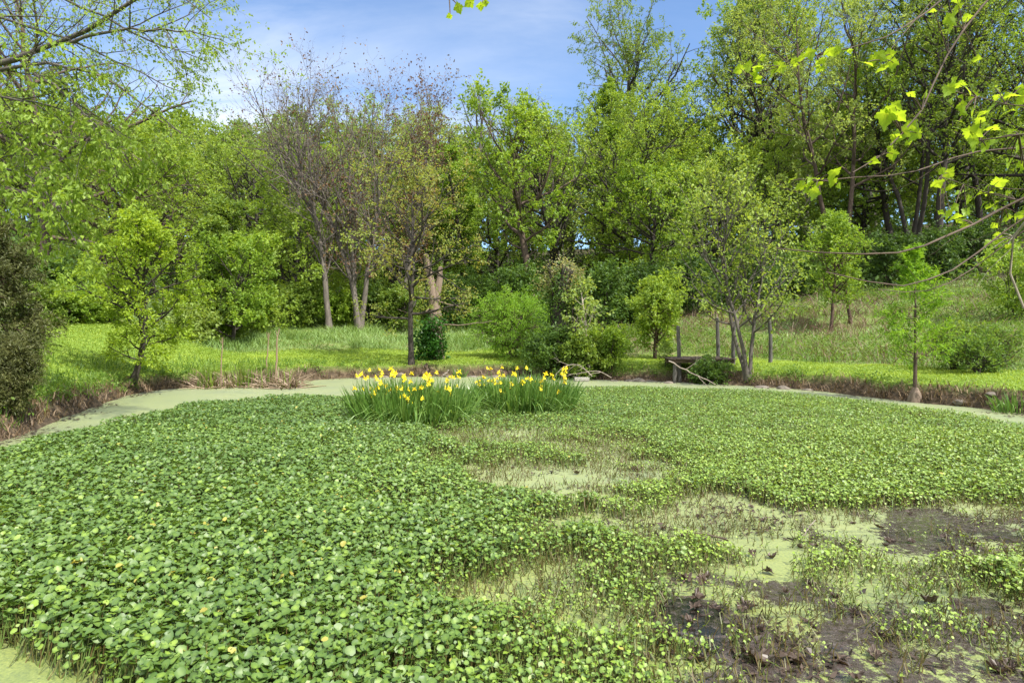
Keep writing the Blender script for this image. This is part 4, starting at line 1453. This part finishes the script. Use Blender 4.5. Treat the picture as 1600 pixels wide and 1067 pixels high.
def petal(geo, L, Wd, drop, rise, az, z0, a):
    t = np.linspace(0, 1, 5)
    s = np.array([-1, 0, 1])
    r = L * (t * (1 - .25 * drop * t))
    z = z0 + rise * t * L - drop * L * t ** 2.2
    wp = Wd * .5 * np.sin(np.pi * np.clip(t * .85 + .12, 0, 1)) ** .7
    v = np.zeros((5, 3, 3))
    c, q = math.cos(az), math.sin(az)
    for i in range(5):
        for j in range(3):
            y_ = s[j] * wp[i]
            zz2 = z[i] + abs(s[j]) * wp[i] * -.25
            v[i, j] = (r[i] * c - y_ * q, r[i] * q + y_ * c, zz2)
    f = [[i * 3 + j, i * 3 + j + 1, i * 3 + j + 4, i * 3 + j + 3] for i in range(4) for j in range(2)]
    geo.add(v.reshape(-1, 3), f, a)


def flower_mesh(seed):
    r_ = np.random.default_rng(seed)
    g_ = Geo()
    for k in range(3):
        az = k * 2.094 + r_.normal(0, .12)
        petal(g_, .085, .085, 1.0, .5, az, 0, .6 + r_.normal(0, .2))
        petal(g_, .05, .026, -.3, .9, az + 1.047, .005, .8)
        petal(g_, .05, .02, .25, .55, az, .012, .95)
    th = np.arange(5) * 1.2566
    g_.add(np.concatenate([[(0, 0, -.05)], np.stack([.008 * np.cos(th), .008 * np.sin(th), np.full(5, -.02)], 1), np.stack([.012 * np.cos(th), .012 * np.sin(th), np.full(5, .012)], 1)]),
           [[0, (i + 1) % 5 + 1, i + 1] for i in range(5)], .1)
    return g_.mesh('iris_flower', M['petal'], True)


FLOWERS = [flower_mesh(i) for i in range(4)]


def iris_clump(name, label, cx, cy, rx, ry, n, hmax, nfl, seed, group=None, flop=.25):
    rg = np.random.default_rng(seed)
    t = thing(name, label, 'irises', (cx, cy, -.02), group)
    g = Geo()
    rr, an = np.sqrt(rg.random(n)), rg.random(n) * 6.283
    x, y = rx * rr * np.cos(an), ry * rr * np.sin(an)
    edge = rr ** 3
    h = hmax * rg.uniform(.62, 1.05, n) * (1 - .15 * edge)
    # arching blades: 6 rows of 2 + tip
    out = np.stack([np.cos(an) * edge * .35, np.sin(an) * edge * .35, np.ones(n)], 1) + np.concatenate([rg.normal(0, .14, (n, 2)), np.zeros((n, 1))], 1)
    dvec = nrm(out)
    flopper = rg.random(n) < flop
    bendaz = np.where(rg.random(n) < .5, an, rg.random(n) * 6.283)
    bend = np.where(flopper, rg.uniform(.5, 1.1, n), rg.uniform(.03, .2, n))
    wz = rg.random(n) * 6.283
    sx = np.stack([np.cos(wz), np.sin(wz), np.zeros(n)], 1)
    rows = []
    N = 7
    for k in range(N):
        u = k / (N - 1)
        p = np.stack([x, y, np.zeros(n)], 1) + dvec * (h * u)[:, None]
        q = h * bend * u ** 2.6
        p[:, 0] += np.cos(bendaz) * q * .8
        p[:, 1] += np.sin(bendaz) * q * .8
        p[:, 2] -= q * .75 * u
        p[:, 2] = np.maximum(p[:, 2], .02 if k else 0)
        hw = .013 * (1 - u ** 3) ** .8 + .0008
        rows += [p - sx * hw, p + sx * hw]
    v = np.stack(rows, 1)
    b = np.arange(n)[:, None] * 2 * N
    f = np.concatenate([b + np.array([[2 * k, 2 * k + 1, 2 * k + 3, 2 * k + 2]]) for k in range(N - 1)])
    g.add(v.reshape(-1, 3), f, np.repeat(np.clip(rg.normal(.45, .22, n) + flopper * .25, 0, 1), 2 * N))
    obj('blades', g, M['iris_blade'], t)
    if nfl:
        s = Geo()
        rr, an = np.sqrt(rg.random(nfl)) * .97, rg.random(nfl) * 6.283
        x, y = rx * rr * np.cos(an), ry * rr * np.sin(an)
        top = np.stack([x + rg.normal(0, .06, nfl), y + rg.normal(0, .06, nfl), hmax * np.clip(rg.normal(.76, .17, nfl), .35, 1.02)], 1)
        base = np.stack([x, y, np.zeros(nfl)], 1)
        tubes(s, np.stack([base, base * .5 + top * .5 + rg.normal(0, .01, (nfl, 3)), top - np.array([0, 0, .045])], 1), np.broadcast_to(np.array([[.007, .006, .004]]), (nfl, 3)), 4, .7)
        obj('flower_stems', s, M['iris_blade'], t)
        for i in range(nfl):
            o = bpy.data.objects.new('flower', FLOWERS[i % 4])
            COL.objects.link(o)
            o.parent = t
            o.location = top[i]
            o.rotation_euler = (rg.normal(0, .2), rg.normal(0, .2), rg.random() * 6.28)
            sc = rg.uniform(.55, .82)
            o.scale = (sc, sc, sc)
    return t


IG = 'yellow irises in mid pond'
iris_clump('iris_clump', 'left and larger clump of yellow flag irises standing in mid pond', -1.82, 11.35, 1.03, .85, 1700, .95, 80, 11, IG)
iris_clump('iris_clump', 'right clump of yellow flag irises, farther back in mid pond', .22, 12.75, 1.0, .85, 1600, .92, 56, 12, IG)
iris_clump('iris_clump', 'flowerless tuft of dark green sword leaves at the right edge of the water', 10.35, 12.9, .42, .3, 90, .55, 0, 13, None, .35)
iris_clump('iris_clump', 'small flowerless sword leaf tuft at the far bank behind the irises', PX(718, 22.4), 22.4, .22, .15, 50, .5, 0, 14, None, .1)

# ------------------------------------------------------------------ cattails
CG = 'dead cattail stalks by the left shore'
rg = np.random.default_rng(141)


def cattail(label, x, y, rx, ngreen, ndead, seed):
    rg = np.random.default_rng(seed)
    t = thing('cattail_clump', label, 'cattails', (x, y, 0), 'cattail clumps at the far left shore')
    if ngreen:
        g = Geo()
        xx, yy = rg.normal(0, rx * .5, ngreen), rg.normal(0, .18, ngreen)
        blades(g, rg, xx, yy, np.full(ngreen, -.03), rg.uniform(.5, .95, ngreen), .03, .22, seg=4, var=rg.random(ngreen))
        obj('green_blades', g, M['leaf_mid'], t)
    g = Geo()
    a0 = np.stack([rg.normal(0, rx * .55, ndead), rg.normal(0, .2, ndead), np.full(ndead, -.03)], 1)
    L = rg.uniform(.3, .95, ndead)
    el = np.abs(rg.normal(.35, .45, ndead))
    az = rg.random(ndead) * 6.283
    dv = np.stack([np.cos(az) * np.cos(el), np.sin(az) * np.cos(el), np.sin(el)], 1)
    mid = a0 + dv * (L * .55)[:, None]
    tip = mid + dv * (L * .45)[:, None] * np.array([1, 1, .5])
    tubes(g, np.stack([a0, mid, tip], 1), np.broadcast_to(np.array([[.018, .014, .007]]), (ndead, 3)), 4, np.repeat(rg.random(ndead), 12))
    obj('dead_reeds', g, M['reed'], t)


for lb, px, Y, rx, ng, nd, sd in (('green bladed cattail clump nearest the leaning tree at the left shore', 326, 18.3, .35, 60, 60, 1),
                                  ('cattail clump with green blades between the tall dead stalks', 380, 18.6, .45, 70, 90, 2),
                                  ('broken brown reed heap round the two tall dead stalks', 422, 18.7, .42, 30, 150, 3),
                                  ('broken brown reed tuft standing alone in the duckweed', 455, 18.3, .2, 5, 90, 4)):
    cattail(lb, PX(px, Y), Y, rx, ng, nd, sd)
for lb, px, Y, top in (('thin dead cattail stalk standing alone among the green blades', 345, 18.4, 525), ('split topped dead stalk, left of the two tall ones', 417, 18.9, 517), ('thickest dead stalk, right of the two tall ones', 431, 18.6, 513)):
    g = Geo()
    H = PZ(top, Y)
    r0 = .034 if px > 425 else .022
    P, _ = limb(g, [(0, 0, -.05), (.01, 0, H * .5), (.05, 0, H * .85)], r0, r0 * .7, 10, 7, wob=.008, rg=rg)
    for i in range(5):
        limb(g, [P[-1] + rg.normal(0, .01, 3), P[-1] + np.array([rg.normal(0, .04), rg.normal(0, .03), H * rg.uniform(.08, .16)])], r0 * .4, .006, 5, 4)
    o = tag(obj('cattail_stalk', g, M['reed'], smooth=True, loc=(PX(px, Y), Y, 0)), lb, 'dead stalk', CG)

# ------------------------------------------------------------------ old dock and posts
rg = np.random.default_rng(151)


def box(geo, c, s, rz=0., jit=0., a=.5, tilt=0.):
    sx, sy, sz = np.asarray(s) * .5
    b = min(sx, sy, sz) * .25
    v = []
    for z_, k in ((-sz, 0), (-sz + b, 1), (sz - b, 1), (sz, 0)):
        ex, ey = (sx, sy) if k else (sx - b, sy - b)
        v += [(-ex, -ey, z_), (ex, -ey, z_), (ex, ey, z_), (-ex, ey, z_)]
    v = np.array(v)
    if jit:
        v = v + rng.normal(0, jit, v.shape)
    v[:, 2] += v[:, 0] * tilt
    co, si = math.cos(rz), math.sin(rz)
    v = np.stack([v[:, 0] * co - v[:, 1] * si, v[:, 0] * si + v[:, 1] * co, v[:, 2]], 1) + np.asarray(c)
    f = [[0, 3, 2, 1], [12, 13, 14, 15]]
    for k in range(3):
        for j in range(4):
            f.append([k * 4 + j, k * 4 + (j + 1) % 4, k * 4 + 4 + (j + 1) % 4, k * 4 + 4 + j])
    geo.add(v, f, a)


x0, x1, yd = PX(1046, 20.2), PX(1152, 19.8), 20.75
zd = PZ(561, 20.0)
t = thing('old_dock', 'low rotting wooden dock sticking out of the bank beside the many stemmed tree', 'dock', ((x0 + x1) / 2, yd, zd))
g = Geo()
n = 13
for i in range(n):
    xx = -(x1 - x0) / 2 + (i + .5) * (x1 - x0) / n
    box(g, (xx, rng.normal(0, .03), rng.normal(0, .006)), ((x1 - x0) / n - .015, 1.7 + rng.normal(0, .06), .045), rng.normal(0, .01), .003)
obj('deck_boards', g, M['old_board'], t)
g = Geo()
box(g, (0, -.76, -.075), (x1 - x0 - .05, .05, .09), 0, .004)
obj('front_beam', g, M['old_board'], t)
g = Geo()
box(g, (0, .1, -.10), (x1 - x0 - .1, .07, .14), 0, .004)
obj('rear_beam', g, M['old_board'], t)
for xx in (-(x1 - x0) / 2 + .12, 0.1, (x1 - x0) / 2 - .15):
    g = Geo()
    limb(g, [(xx, -.72, -zd - .3), (xx + .01, -.72, -.18)], .07, .065, 5, 8, wob=.004)
    obj('pile', g, M['old_post'], t, smooth=True)
PG = 'weathered posts round the old dock'
for lb, px, Y, top, bot in (('weathered grey post at the left end of the old dock', 1062, 20.2, 510, 566), ('weathered post behind the dock, left of the many stemmed tree', 1122, 21.8, 497, 556),
                            ('weathered round post just left of the many stemmed tree trunk', 1146, 20.9, 503, 560), ('lone weathered post right of the many stemmed tree', 1203, 21.2, 497, 556)):
    x = PX(px, Y)
    z0 = gz(x, Y)
    H = PZ(top, Y) - z0
    g = Geo()
    P, _ = limb(g, [(0, 0, -.25), (rg.normal(0, .01), 0, H * .5), (rg.normal(0, .05), 0, H)], .068, .058, 10, 9, wob=.004, rg=rg)
    cap(g, P[-1], (0, 0, 1), .058, 9)
    tag(obj('dock_post', g, M['old_post'], smooth=True, loc=(x, Y, z0)), lb, 'post', PG)


# ------------------------------------------------------------------ stones and fallen wood along the bank
def stone(geo, rg, s):
    n, m = 7, 10
    v = []
    for i in range(n + 1):
        ph = math.pi * i / n
        for j in range(m):
            th = 2 * math.pi * j / m
            v.append((math.sin(ph) * math.cos(th), math.sin(ph) * math.sin(th), math.cos(ph)))
    v = np.array(v)
    dirs = nrm(rg.normal(0, 1, (9, 3)))
    lim = rg.uniform(.55, .95, 9)
    for d_, l_ in zip(dirs, lim):
        q = v @ d_
        v = v - np.maximum(q - l_, 0)[:, None] * d_ * .85
    v = v * np.asarray(s) + rg.normal(0, .012 * min(s), v.shape)
    f = [[i * m + j, i * m + (j + 1) % m, (i + 1) * m + (j + 1) % m, (i + 1) * m + j] for i in range(n) for j in range(m)]
    geo.add(v, f, rg.random())


SG = 'stones along the foot of the bank'
rg = np.random.default_rng(161)
STONES = [(560, 22.0, .16, 'brown stone at the foot of the bank left of the rusty leaved tree'), (625, 22.6, .24, 'pale upright stone just left of the rusty leaved tree trunk'),
          (600, 22.4, .14, 'small stone between the left irises and the far bank'), (668, 22.5, .16, 'stone just right of the rusty leaved tree trunk'),
          (700, 22.6, .18, 'brown stone below the ivy covered snag'), (738, 22.6, .17, 'low stone right of the white driftwood'), (775, 22.5, .22, 'broad pinkish stone behind the right irises, left one'),
          (800, 22.5, .2, 'broad pinkish stone behind the right irises, middle one'), (828, 22.3, .2, 'broad stone behind the right irises, right one'), (960, 20.75, .17, 'brown stone right of the concrete slab'),
          (982, 20.7, .2, 'pale stone at the foot of the bank, left of the dock'), (1000, 20.6, .25, 'largest pale stone at the foot of the bank left of the dock'), (1018, 20.6, .17, 'upright stone between the pale stone and the dock'),
          (1045, 19.9, .15, 'flat stone in the water before the dock, left one'), (1082, 19.6, .13, 'stone under the front edge of the dock'), (1190, 18.4, .2, 'brown stone right of the many stemmed tree'),
          (1225, 18.0, .22, 'brown stone at the foot of the right bank, below the lone post'), (1262, 17.6, .2, 'brown stone in the undercut of the right bank'), (1500, 13.95, .15, 'stone at the foot of the bank right of the cypress sapling'), (1548, 13.5, .13, 'small stone near the right sword leaf tuft')]
for px, Y, s, lb in STONES:
    g = Geo()
    stone(g, rg, (s * rg.uniform(1, 1.5), s * .8, s * rg.uniform(.35, .6)))
    x = PX(px, Y)
    tag(obj('stone', g, M['stone'], loc=(x, Y, max(gz(x, Y), -.02) + s * .02)), lb, 'stone', SG)
g = Geo()
box(g, (0, 0, 0), (.48, .2, .13), .05, .004)
tag(obj('concrete_slab', g, M['concrete'], loc=(PX(909, 20.6), 20.6, .07)), 'pale concrete slab lying at the waterline below the thin sapling', 'slab')


def branch(name, label, cat, pts, r0, r1, mat, twigs=0, seed=0, group=None, tl=.4):
    rg = np.random.default_rng(seed)
    p = np.asarray(pts, float)
    o = p[0].copy()
    g = Geo()
    P, Rr = limb(g, p - o, r0, r1, 12, 6, wob=r0 * .5, rg=rg)
    cap(g, P[0], P[0] - P[1], r0, 6)
    if twigs:
        C, RC, _ = children(rg, P[None], Rr[None], twigs, .2, .98, lambda t_, pl: pl * tl, 45, 6, .12, .0, .02)
        tubes(g, C, RC, 4)
        C2, R2, _ = children(rg, C, RC, 3, .3, .95, lambda t_, pl: pl * .5, 45, 4, .12, .0, .02)
        tubes(g, C2, R2, 3)
    return tag(obj(name, g, M[mat], smooth=True, loc=o), label, cat, group)


def at(px, py, Y):
    return (PX(px, Y), Y, PZ(py, Y))


FB = 'fallen branches along the far bank'
branch('fallen_branch', 'bleached arching dead branch below the vine covered snag', 'branch', [at(925, 588, 20.8), at(905, 568, 20.9), at(885, 570, 20.8), at(868, 585, 20.7)], .022, .008, 'twig_pale', 5, 1, FB)
branch('fallen_branch', 'bleached dead branch lying at the foot of the thin sapling', 'branch', [at(955, 590, 20.5), at(935, 578, 20.5), at(912, 582, 20.5), at(880, 588, 20.5)], .018, .006, 'twig_pale', 5, 2, FB)
branch('fallen_branch', 'pale branch slanting from the dock down to the water', 'branch', [at(1045, 564, 19.2), at(1075, 580, 19.0), at(1100, 592, 18.9), at(1118, 601, 18.8)], .025, .014, 'twig_pale', 2, 3, FB)
branch('fallen_branch', 'dead branch on the bank left of the cypress sapling', 'branch', [at(1335, 600, 16.6), at(1360, 602, 16.4), at(1390, 600, 16.3)], .03, .012, 'bark_brown', 3, 4, FB)
branch('driftwood', 'small white forked driftwood on the far bank behind the irises', 'driftwood', [at(690, 590, 22.4), at(697, 583, 22.4), at(701, 578, 22.4)], .05, .03, 'twig_pale', 1, 5)
branch('stump', 'small dark upright stump on the far bank below the ivy covered snag', 'stump', [at(667, 590, 22.5), at(666, 580, 22.5), at(667, 569, 22.5)], .07, .05, 'bark_brown', 0, 6)
branch('fallen_branch', 'brown stick lying on the duckweed right of the middle opening', 'branch', [at(1045, 838, 4.95), at(1075, 832, 5.05), at(1105, 834, 5.0), at(1135, 842, 4.9)][::-1], .008, .004, 'bark_brown', 2, 7, 'sticks on the duckweed', .25)
branch('fallen_branch', 'thin pale stick standing out of the mud on the right', 'branch', [at(1255, 838, 5.05), at(1265, 822, 5.1), at(1274, 812, 5.15)], .006, .004, 'twig_pale', 1, 8, 'sticks on the duckweed', .25)

# ------------------------------------------------------------------ curled dead leaves on mud and duckweed
rg = np.random.default_rng(171)


def lobed(n_per, teeth, rg):
    """outline of a five lobed leaf, tip along +x, unit size"""
    pts = []
    lobes = [(-2.25, .52), (-1.2, .8), (0, 1.0), (1.2, .8), (2.25, .52)]
    prev = None
    for i, (a, r) in enumerate(lobes):
        if prev is not None:
            am = (a + prev[0]) / 2
            pts.append((am, .74 * (r + prev[1]) / 2 + .08))
        pts.append((a - .38, r * .76))
        pts.append((a - .2, r * .80))
        pts.append((a - .14, r * .90))
        pts.append((a, r))
        pts.append((a + .14, r * .90))
        pts.append((a + .2, r * .80))
        pts.append((a + .38, r * .76))
        prev = (a, r)
    out = [(-.02, 0.0)]
    for a, r in pts:
        r = r * (1 + rg.normal(0, .03)) * .56
        out.append((r * math.cos(a) + .38, r * math.sin(a)))
    return np.array(out)


def leaf_geo(seed, curl, dead):
    rg = np.random.default_rng(seed)
    o = lobed(8, 3, rg)
    c = np.array([.36, 0])
    ring = c + (o - c) * .5
    v2 = np.concatenate([[c], ring, o])
    n = len(o)
    x, y = v2[:, 0], v2[:, 1]
    if dead:
        z = curl * (y ** 2 * 1.8 + (x - .4) ** 2 * .9) + .09 * np.sin(x * 9 + seed) + rg.normal(0, .03, len(x))
    else:
        z = -curl * (np.maximum(x - .3, 0) ** 2) * .9 + .14 * np.abs(y) + .035 * np.sin(np.arctan2(y, x - .38) * 5) * np.hypot(y, x - .38)
    f = [[0, 1 + i, 1 + (i + 1) % n] for i in range(n)]
    q = [[1 + i, 1 + n + i, 1 + n + (i + 1) % n, 1 + (i + 1) % n] for i in range(n)]
    g = Geo()
    va = np.concatenate([[.75], np.full(n, .55), np.full(n, .4)]) if not dead else rg.random(2 * n + 1) * .5 + .25
    g.add(np.stack([x, y, z], 1), f, va)
    g.f.append(np.array(q))
    limb(g, [(-.34, 0, .05), (-.15, 0, .03), (0, 0, 0), (.3, 0, z[0] * .9)], .010, .006, 7, 4, .6)
    return g


DEAD = [leaf_geo(400 + i, c, True).mesh('dead_leaf', M['dead_leaf'], False) for i, c in enumerate((.9, .6, 1.2, .35))]
DG = 'curled dead leaves on the mud and duckweed'
DL = [(988, 734, 1), (1002, 737, 1.1), (1028, 733, .9), (903, 740, .9), (836, 742, .8), (800, 733, .8), (865, 770, .7), (948, 765, .7), (1066, 776, .9), (1055, 762, .7),
      (836, 818, 1), (900, 824, 1), (1015, 823, .9), (1030, 825, .8), (815, 812, .9), (1098, 806, 1.1), (1115, 806, 1.3), (1143, 804, .9), (1187, 812, 1), (1175, 795, .8), (1175, 828, .9),
      (1180, 872, .9), (1075, 935, 1.4), (1083, 912, 1.4), (1110, 915, 1.2), (1120, 945, 1.3), (1078, 955, 1.2), (1045, 950, 1.1), (1160, 955, 1.3), (1155, 940, 1), (1060, 1008, 1.5), (1162, 1022, 1.7), (1072, 1032, 1.2),
      (1250, 858, .9), (1350, 848, 1.2), (1322, 858, 1), (1434, 787, 1.3), (1448, 785, 1.4), (1426, 791, 1.1), (1390, 852, .8), (1280, 920, 1.1), (1213, 900, 1), (1350, 958, 1.2), (1382, 990, 1), (1252, 1025, 1.6), (1370, 1035, 1.4),
      (1332, 1055, 1.3), (1440, 938, 1.2), (1535, 985, 1.2), (1585, 985, 1.6), (1580, 1050, 1.4), (1515, 850, .8), (1570, 865, 1), (1240, 845, 1), (660, 968, 1.2), (715, 935, 1.4), (655, 905, 1), (1560, 945, 1), (755, 830, .8)] + [(float(rng.uniform(1010, 1600)), float(rng.uniform(800, 1060)), float(rng.uniform(.5, 1.1))) for _ in range(45)]
for px, py, s in DL:
    Y = HC * F / (py - HY)
    if Y < 2.4:
        continue
    o = bpy.data.objects.new('dead_leaf', DEAD[int(rg.integers(0, 4))])
    COL.objects.link(o)
    o.location = (PX(px, Y), Y, .012)
    o.rotation_euler = (rg.normal(0, .2), rg.normal(0, .2), rg.random() * 6.28)
    sc = s * .10 * rg.uniform(.85, 1.15)
    o.scale = (sc, sc, sc)
    tag(o, 'curled brown dead sycamore leaf lying on mud or duckweed among the thin pennywort', 'dead leaf', DG)

# ------------------------------------------------------------------ sycamore at the right, its boughs hanging into the picture
rg = np.random.default_rng(181)
sxp, syp = 8.4, 2.3
sz0 = gz(sxp, syp)
t = thing('sycamore_tree', 'sycamore whose twigs with big yellow-green leaves hang in at the upper right', 'tree', (sxp, syp, sz0))
w = Geo()
TP, TR = limb(w, [(0, 0, -.2), (0, 0, 1.5), (-.05, 0, 3), (-.1, .05, 4.2), (-.1, .1, 5.2)], .24, .10, 14, 12, wob=.01, rg=rg)
obj('trunk', w, M['bark_pale'], t, smooth=True)
LEAVES = [leaf_geo(500 + i, c, False).mesh('sycamore_leaf', M['syc_leaf'], True) for i, c in enumerate((.5, .9, 1.3, .3, .7, 1.0))]


def sloc(px, py, Y):
    return np.array([PX(px, Y) - sxp, Y - syp, PZ(py, Y) - sz0])


SYC = [
    ('bough', 4.3, 3.2, [(1620, -60), (1520, -40), (1468, 2), (1420, 45), (1350, 75), (1290, 86), (1240, 92), (1200, 106), (1165, 118)], .011, .0025, 'bark_brown',
     [(1157, 108, 24), (1170, 102, 24), (1186, 106, 26), (1207, 117, 24), (1182, 124, 22), (1217, 104, 28), (1178, 116, 20), (1254, 90, 22), (1265, 82, 22), (1280, 96, 20), (1295, 80, 22), (1308, 80, 20), (1280, 106, 18), (1240, 95, 16)]),
    ('bough', 4.6, 2.9, [(1640, -90), (1580, -50), (1538, 0), (1500, 55), (1470, 100), (1455, 150), (1428, 190), (1405, 220), (1390, 247), (1360, 262), (1332, 270)], .012, .003, 'bark_brown',
     [(1497, 14, 32), (1482, 28, 26), (1512, 28, 22), (1488, 42, 22), (1527, 92, 20), (1446, 146, 20), (1422, 147, 18), (1398, 164, 22), (1384, 178, 36), (1402, 180, 30), (1424, 194, 24), (1410, 206, 34), (1432, 208, 26), (1395, 240, 22), (1362, 252, 20), (1390, 170, 22)]),
    ('twig', 4.45, 3.0, [(1520, -50), (1440, 10), (1418, 50), (1400, 80), (1378, 95)], .006, .002, 'bark_brown',
     [(1353, 99, 26), (1372, 87, 24), (1391, 85, 24), (1382, 106, 26), (1396, 98, 20), (1364, 92, 20)]),
    ('bough', 3.2, 2.6, [(1700, 180), (1605, 166), (1570, 166), (1530, 160), (1505, 150), (1486, 142)], .006, .0022, 'bark_brown',
     [(1484, 138, 28), (1500, 133, 30), (1512, 140, 26), (1489, 153, 22), (1522, 150, 24), (1522, 171, 30), (1549, 170, 34), (1572, 157, 40), (1586, 150, 34), (1602, 150, 40), (1580, 173, 26), (1503, 164, 24), (1560, 150, 22), (1593, 165, 24)]),
    ('bough', 3.0, 2.1, [(1720, 205), (1605, 212), (1570, 218), (1545, 222), (1530, 220)], .007, .003, 'bark_brown',
     [(1527, 214, 52), (1516, 206, 40), (1552, 201, 34), (1556, 218, 30), (1592, 226, 38), (1576, 254, 30), (1568, 243, 18), (1596, 256, 20), (1540, 228, 24), (1582, 208, 26)]),
    ('bough', 2.9, 3.0, [(1720, 235), (1600, 228), (1540, 230), (1515, 238), (1480, 252), (1440, 266), (1410, 276), (1378, 282), (1345, 268), (1305, 274), (1278, 283)], .011, .0028, 'bark_brown',
     [(1264, 290, 24), (1254, 290, 22), (1280, 283, 22), (1273, 299, 24), (1305, 269, 30), (1303, 283, 20), (1259, 281, 20), (1268, 282, 18)]),
    ('bough', 2.8, 2.6, [(1720, 250), (1605, 303), (1560, 330), (1520, 350), (1470, 375), (1430, 390), (1370, 405), (1300, 405), (1250, 395), (1212, 388)], .014, .003, 'bark_brown',
     [(1556, 352, 18), (1560, 372, 24), (1530, 345, 20), (1575, 340, 22), (1590, 335, 24), (1508, 352, 18)]),
    ('bough', 2.75, 2.5, [(1720, 270), (1605, 318), (1575, 350), (1545, 385), (1515, 405), (1480, 430), (1430, 451), (1400, 456), (1350, 442), (1290, 425)], .009, .0025, 'bark_brown', []),
    ('bough', 2.7, 2.5, [(1720, 285), (1602, 315), (1572, 340), (1560, 370), (1561, 400), (1562, 430), (1578, 460), (1600, 482)], .015, .006, 'bark_pale', [(1548, 378, 22), (1552, 388, 24), (1598, 336, 22)]),
    ('twig', 2.7, 2.6, [(1720, 300), (1605, 345), (1575, 385), (1535, 405), (1500, 440), (1460, 460), (1400, 459), (1372, 452)], .006, .002, 'bark_brown', []),
    ('bough', 2.85, 2.8, [(1720, 300), (1605, 325), (1560, 312), (1525, 302), (1500, 292), (1470, 276)], .007, .002, 'bark_brown',
     [(1482, 271, 34), (1464, 286, 26), (1485, 292, 30), (1502, 300, 24), (1514, 312, 26), (1530, 302, 24), (1544, 290, 26), (1560, 284, 32), (1574, 303, 24), (1546, 302, 20), (1555, 318, 22), (1485, 332, 26), (1496, 338, 26), (1477, 336, 22), (1510, 330, 20), (1538, 318, 20), (1492, 322, 18), (1474, 298, 18)]),
    ('bough', 4.9, 2.5, [(1500, -120), (1100, -60), (850, -25), (740, -10), (702, -3)], .012, .002, 'bark_brown', [(716, 11, 22), (735, 4, 22), (751, 9, 18)]),
]
for nm_, hz, Y, pts, r0, r1, mt, lv in SYC:
    i = int(np.argmin(np.abs(TP[:, 2] - hz)))
    q = [TP[i]] + [sloc(px, py, Y + .25 * math.sin(px * .013)) for px, py in pts]
    g = Geo()
    p_ = polyline(q, 40)
    p_[2:-1] += rg.normal(0, .004, (37, 3))
    rr_ = np.linspace(r0 * 1.5, r1 * .8, 40)
    tubes(g, p_[None], rr_[None], 6)
    C, RC, _ = children(rg, p_[None], rr_[None], 9, .5, .97, lambda t_, pl: .28 * (1.2 - .5 * t_) + 0 * pl, 45, 6, .16, .0, .012)
    tubes(g, C, RC * .6, 4)
    pos = []
    lv = lv + [(px + rg.normal(0, 12), py + rg.normal(0, 9), s * rg.uniform(.5, .8)) for px, py, s in lv if rg.random() < .45]
    for px, py, s in lv:
        P_ = sloc(px, py, Y + .25 * math.sin(px * .013) + rg.normal(0, .03))
        k = int(np.argmin(np.linalg.norm(p_ - P_, axis=1)))
        d_ = P_ - p_[k]
        # petiole from the twig to the blade
        limb(g, [p_[k], p_[k] + d_ * .5 + np.array([0, 0, .01]), P_], .003, .0018, 6, 4)
        pos.append((P_, d_, s))
    b = obj(nm_, g, M[mt], t, smooth=True)
    for P_, d_, s in pos:
        sz_ = s / F * Y * .98
        o = bpy.data.objects.new('leaf', LEAVES[int(rg.integers(0, 6))])
        COL.objects.link(o)
        o.parent = b
        az = math.atan2(d_[1], d_[0]) if np.hypot(d_[0], d_[1]) > .02 else rg.random() * 6.28
        az = az * .4 + rg.normal(math.pi, .9) * .6
        # blades tilt towards the pond so that their undersides show from the bank
        ax = Vector((math.cos(az), math.sin(az) * .5, rg.normal(-.35, .3))).normalized()
        nn = Vector((rg.normal(0, .45), rg.normal(.55, .4), .8)).normalized()
        sd = nn.cross(ax).normalized()
        nn = ax.cross(sd)
        from mathutils import Matrix
        rot = Matrix((ax, sd, nn)).transposed()
        o.rotation_euler = rot.to_euler()
        o.location = Vector(P_) - ax * sz_ * .4
        o.scale = (sz_, sz_, sz_)
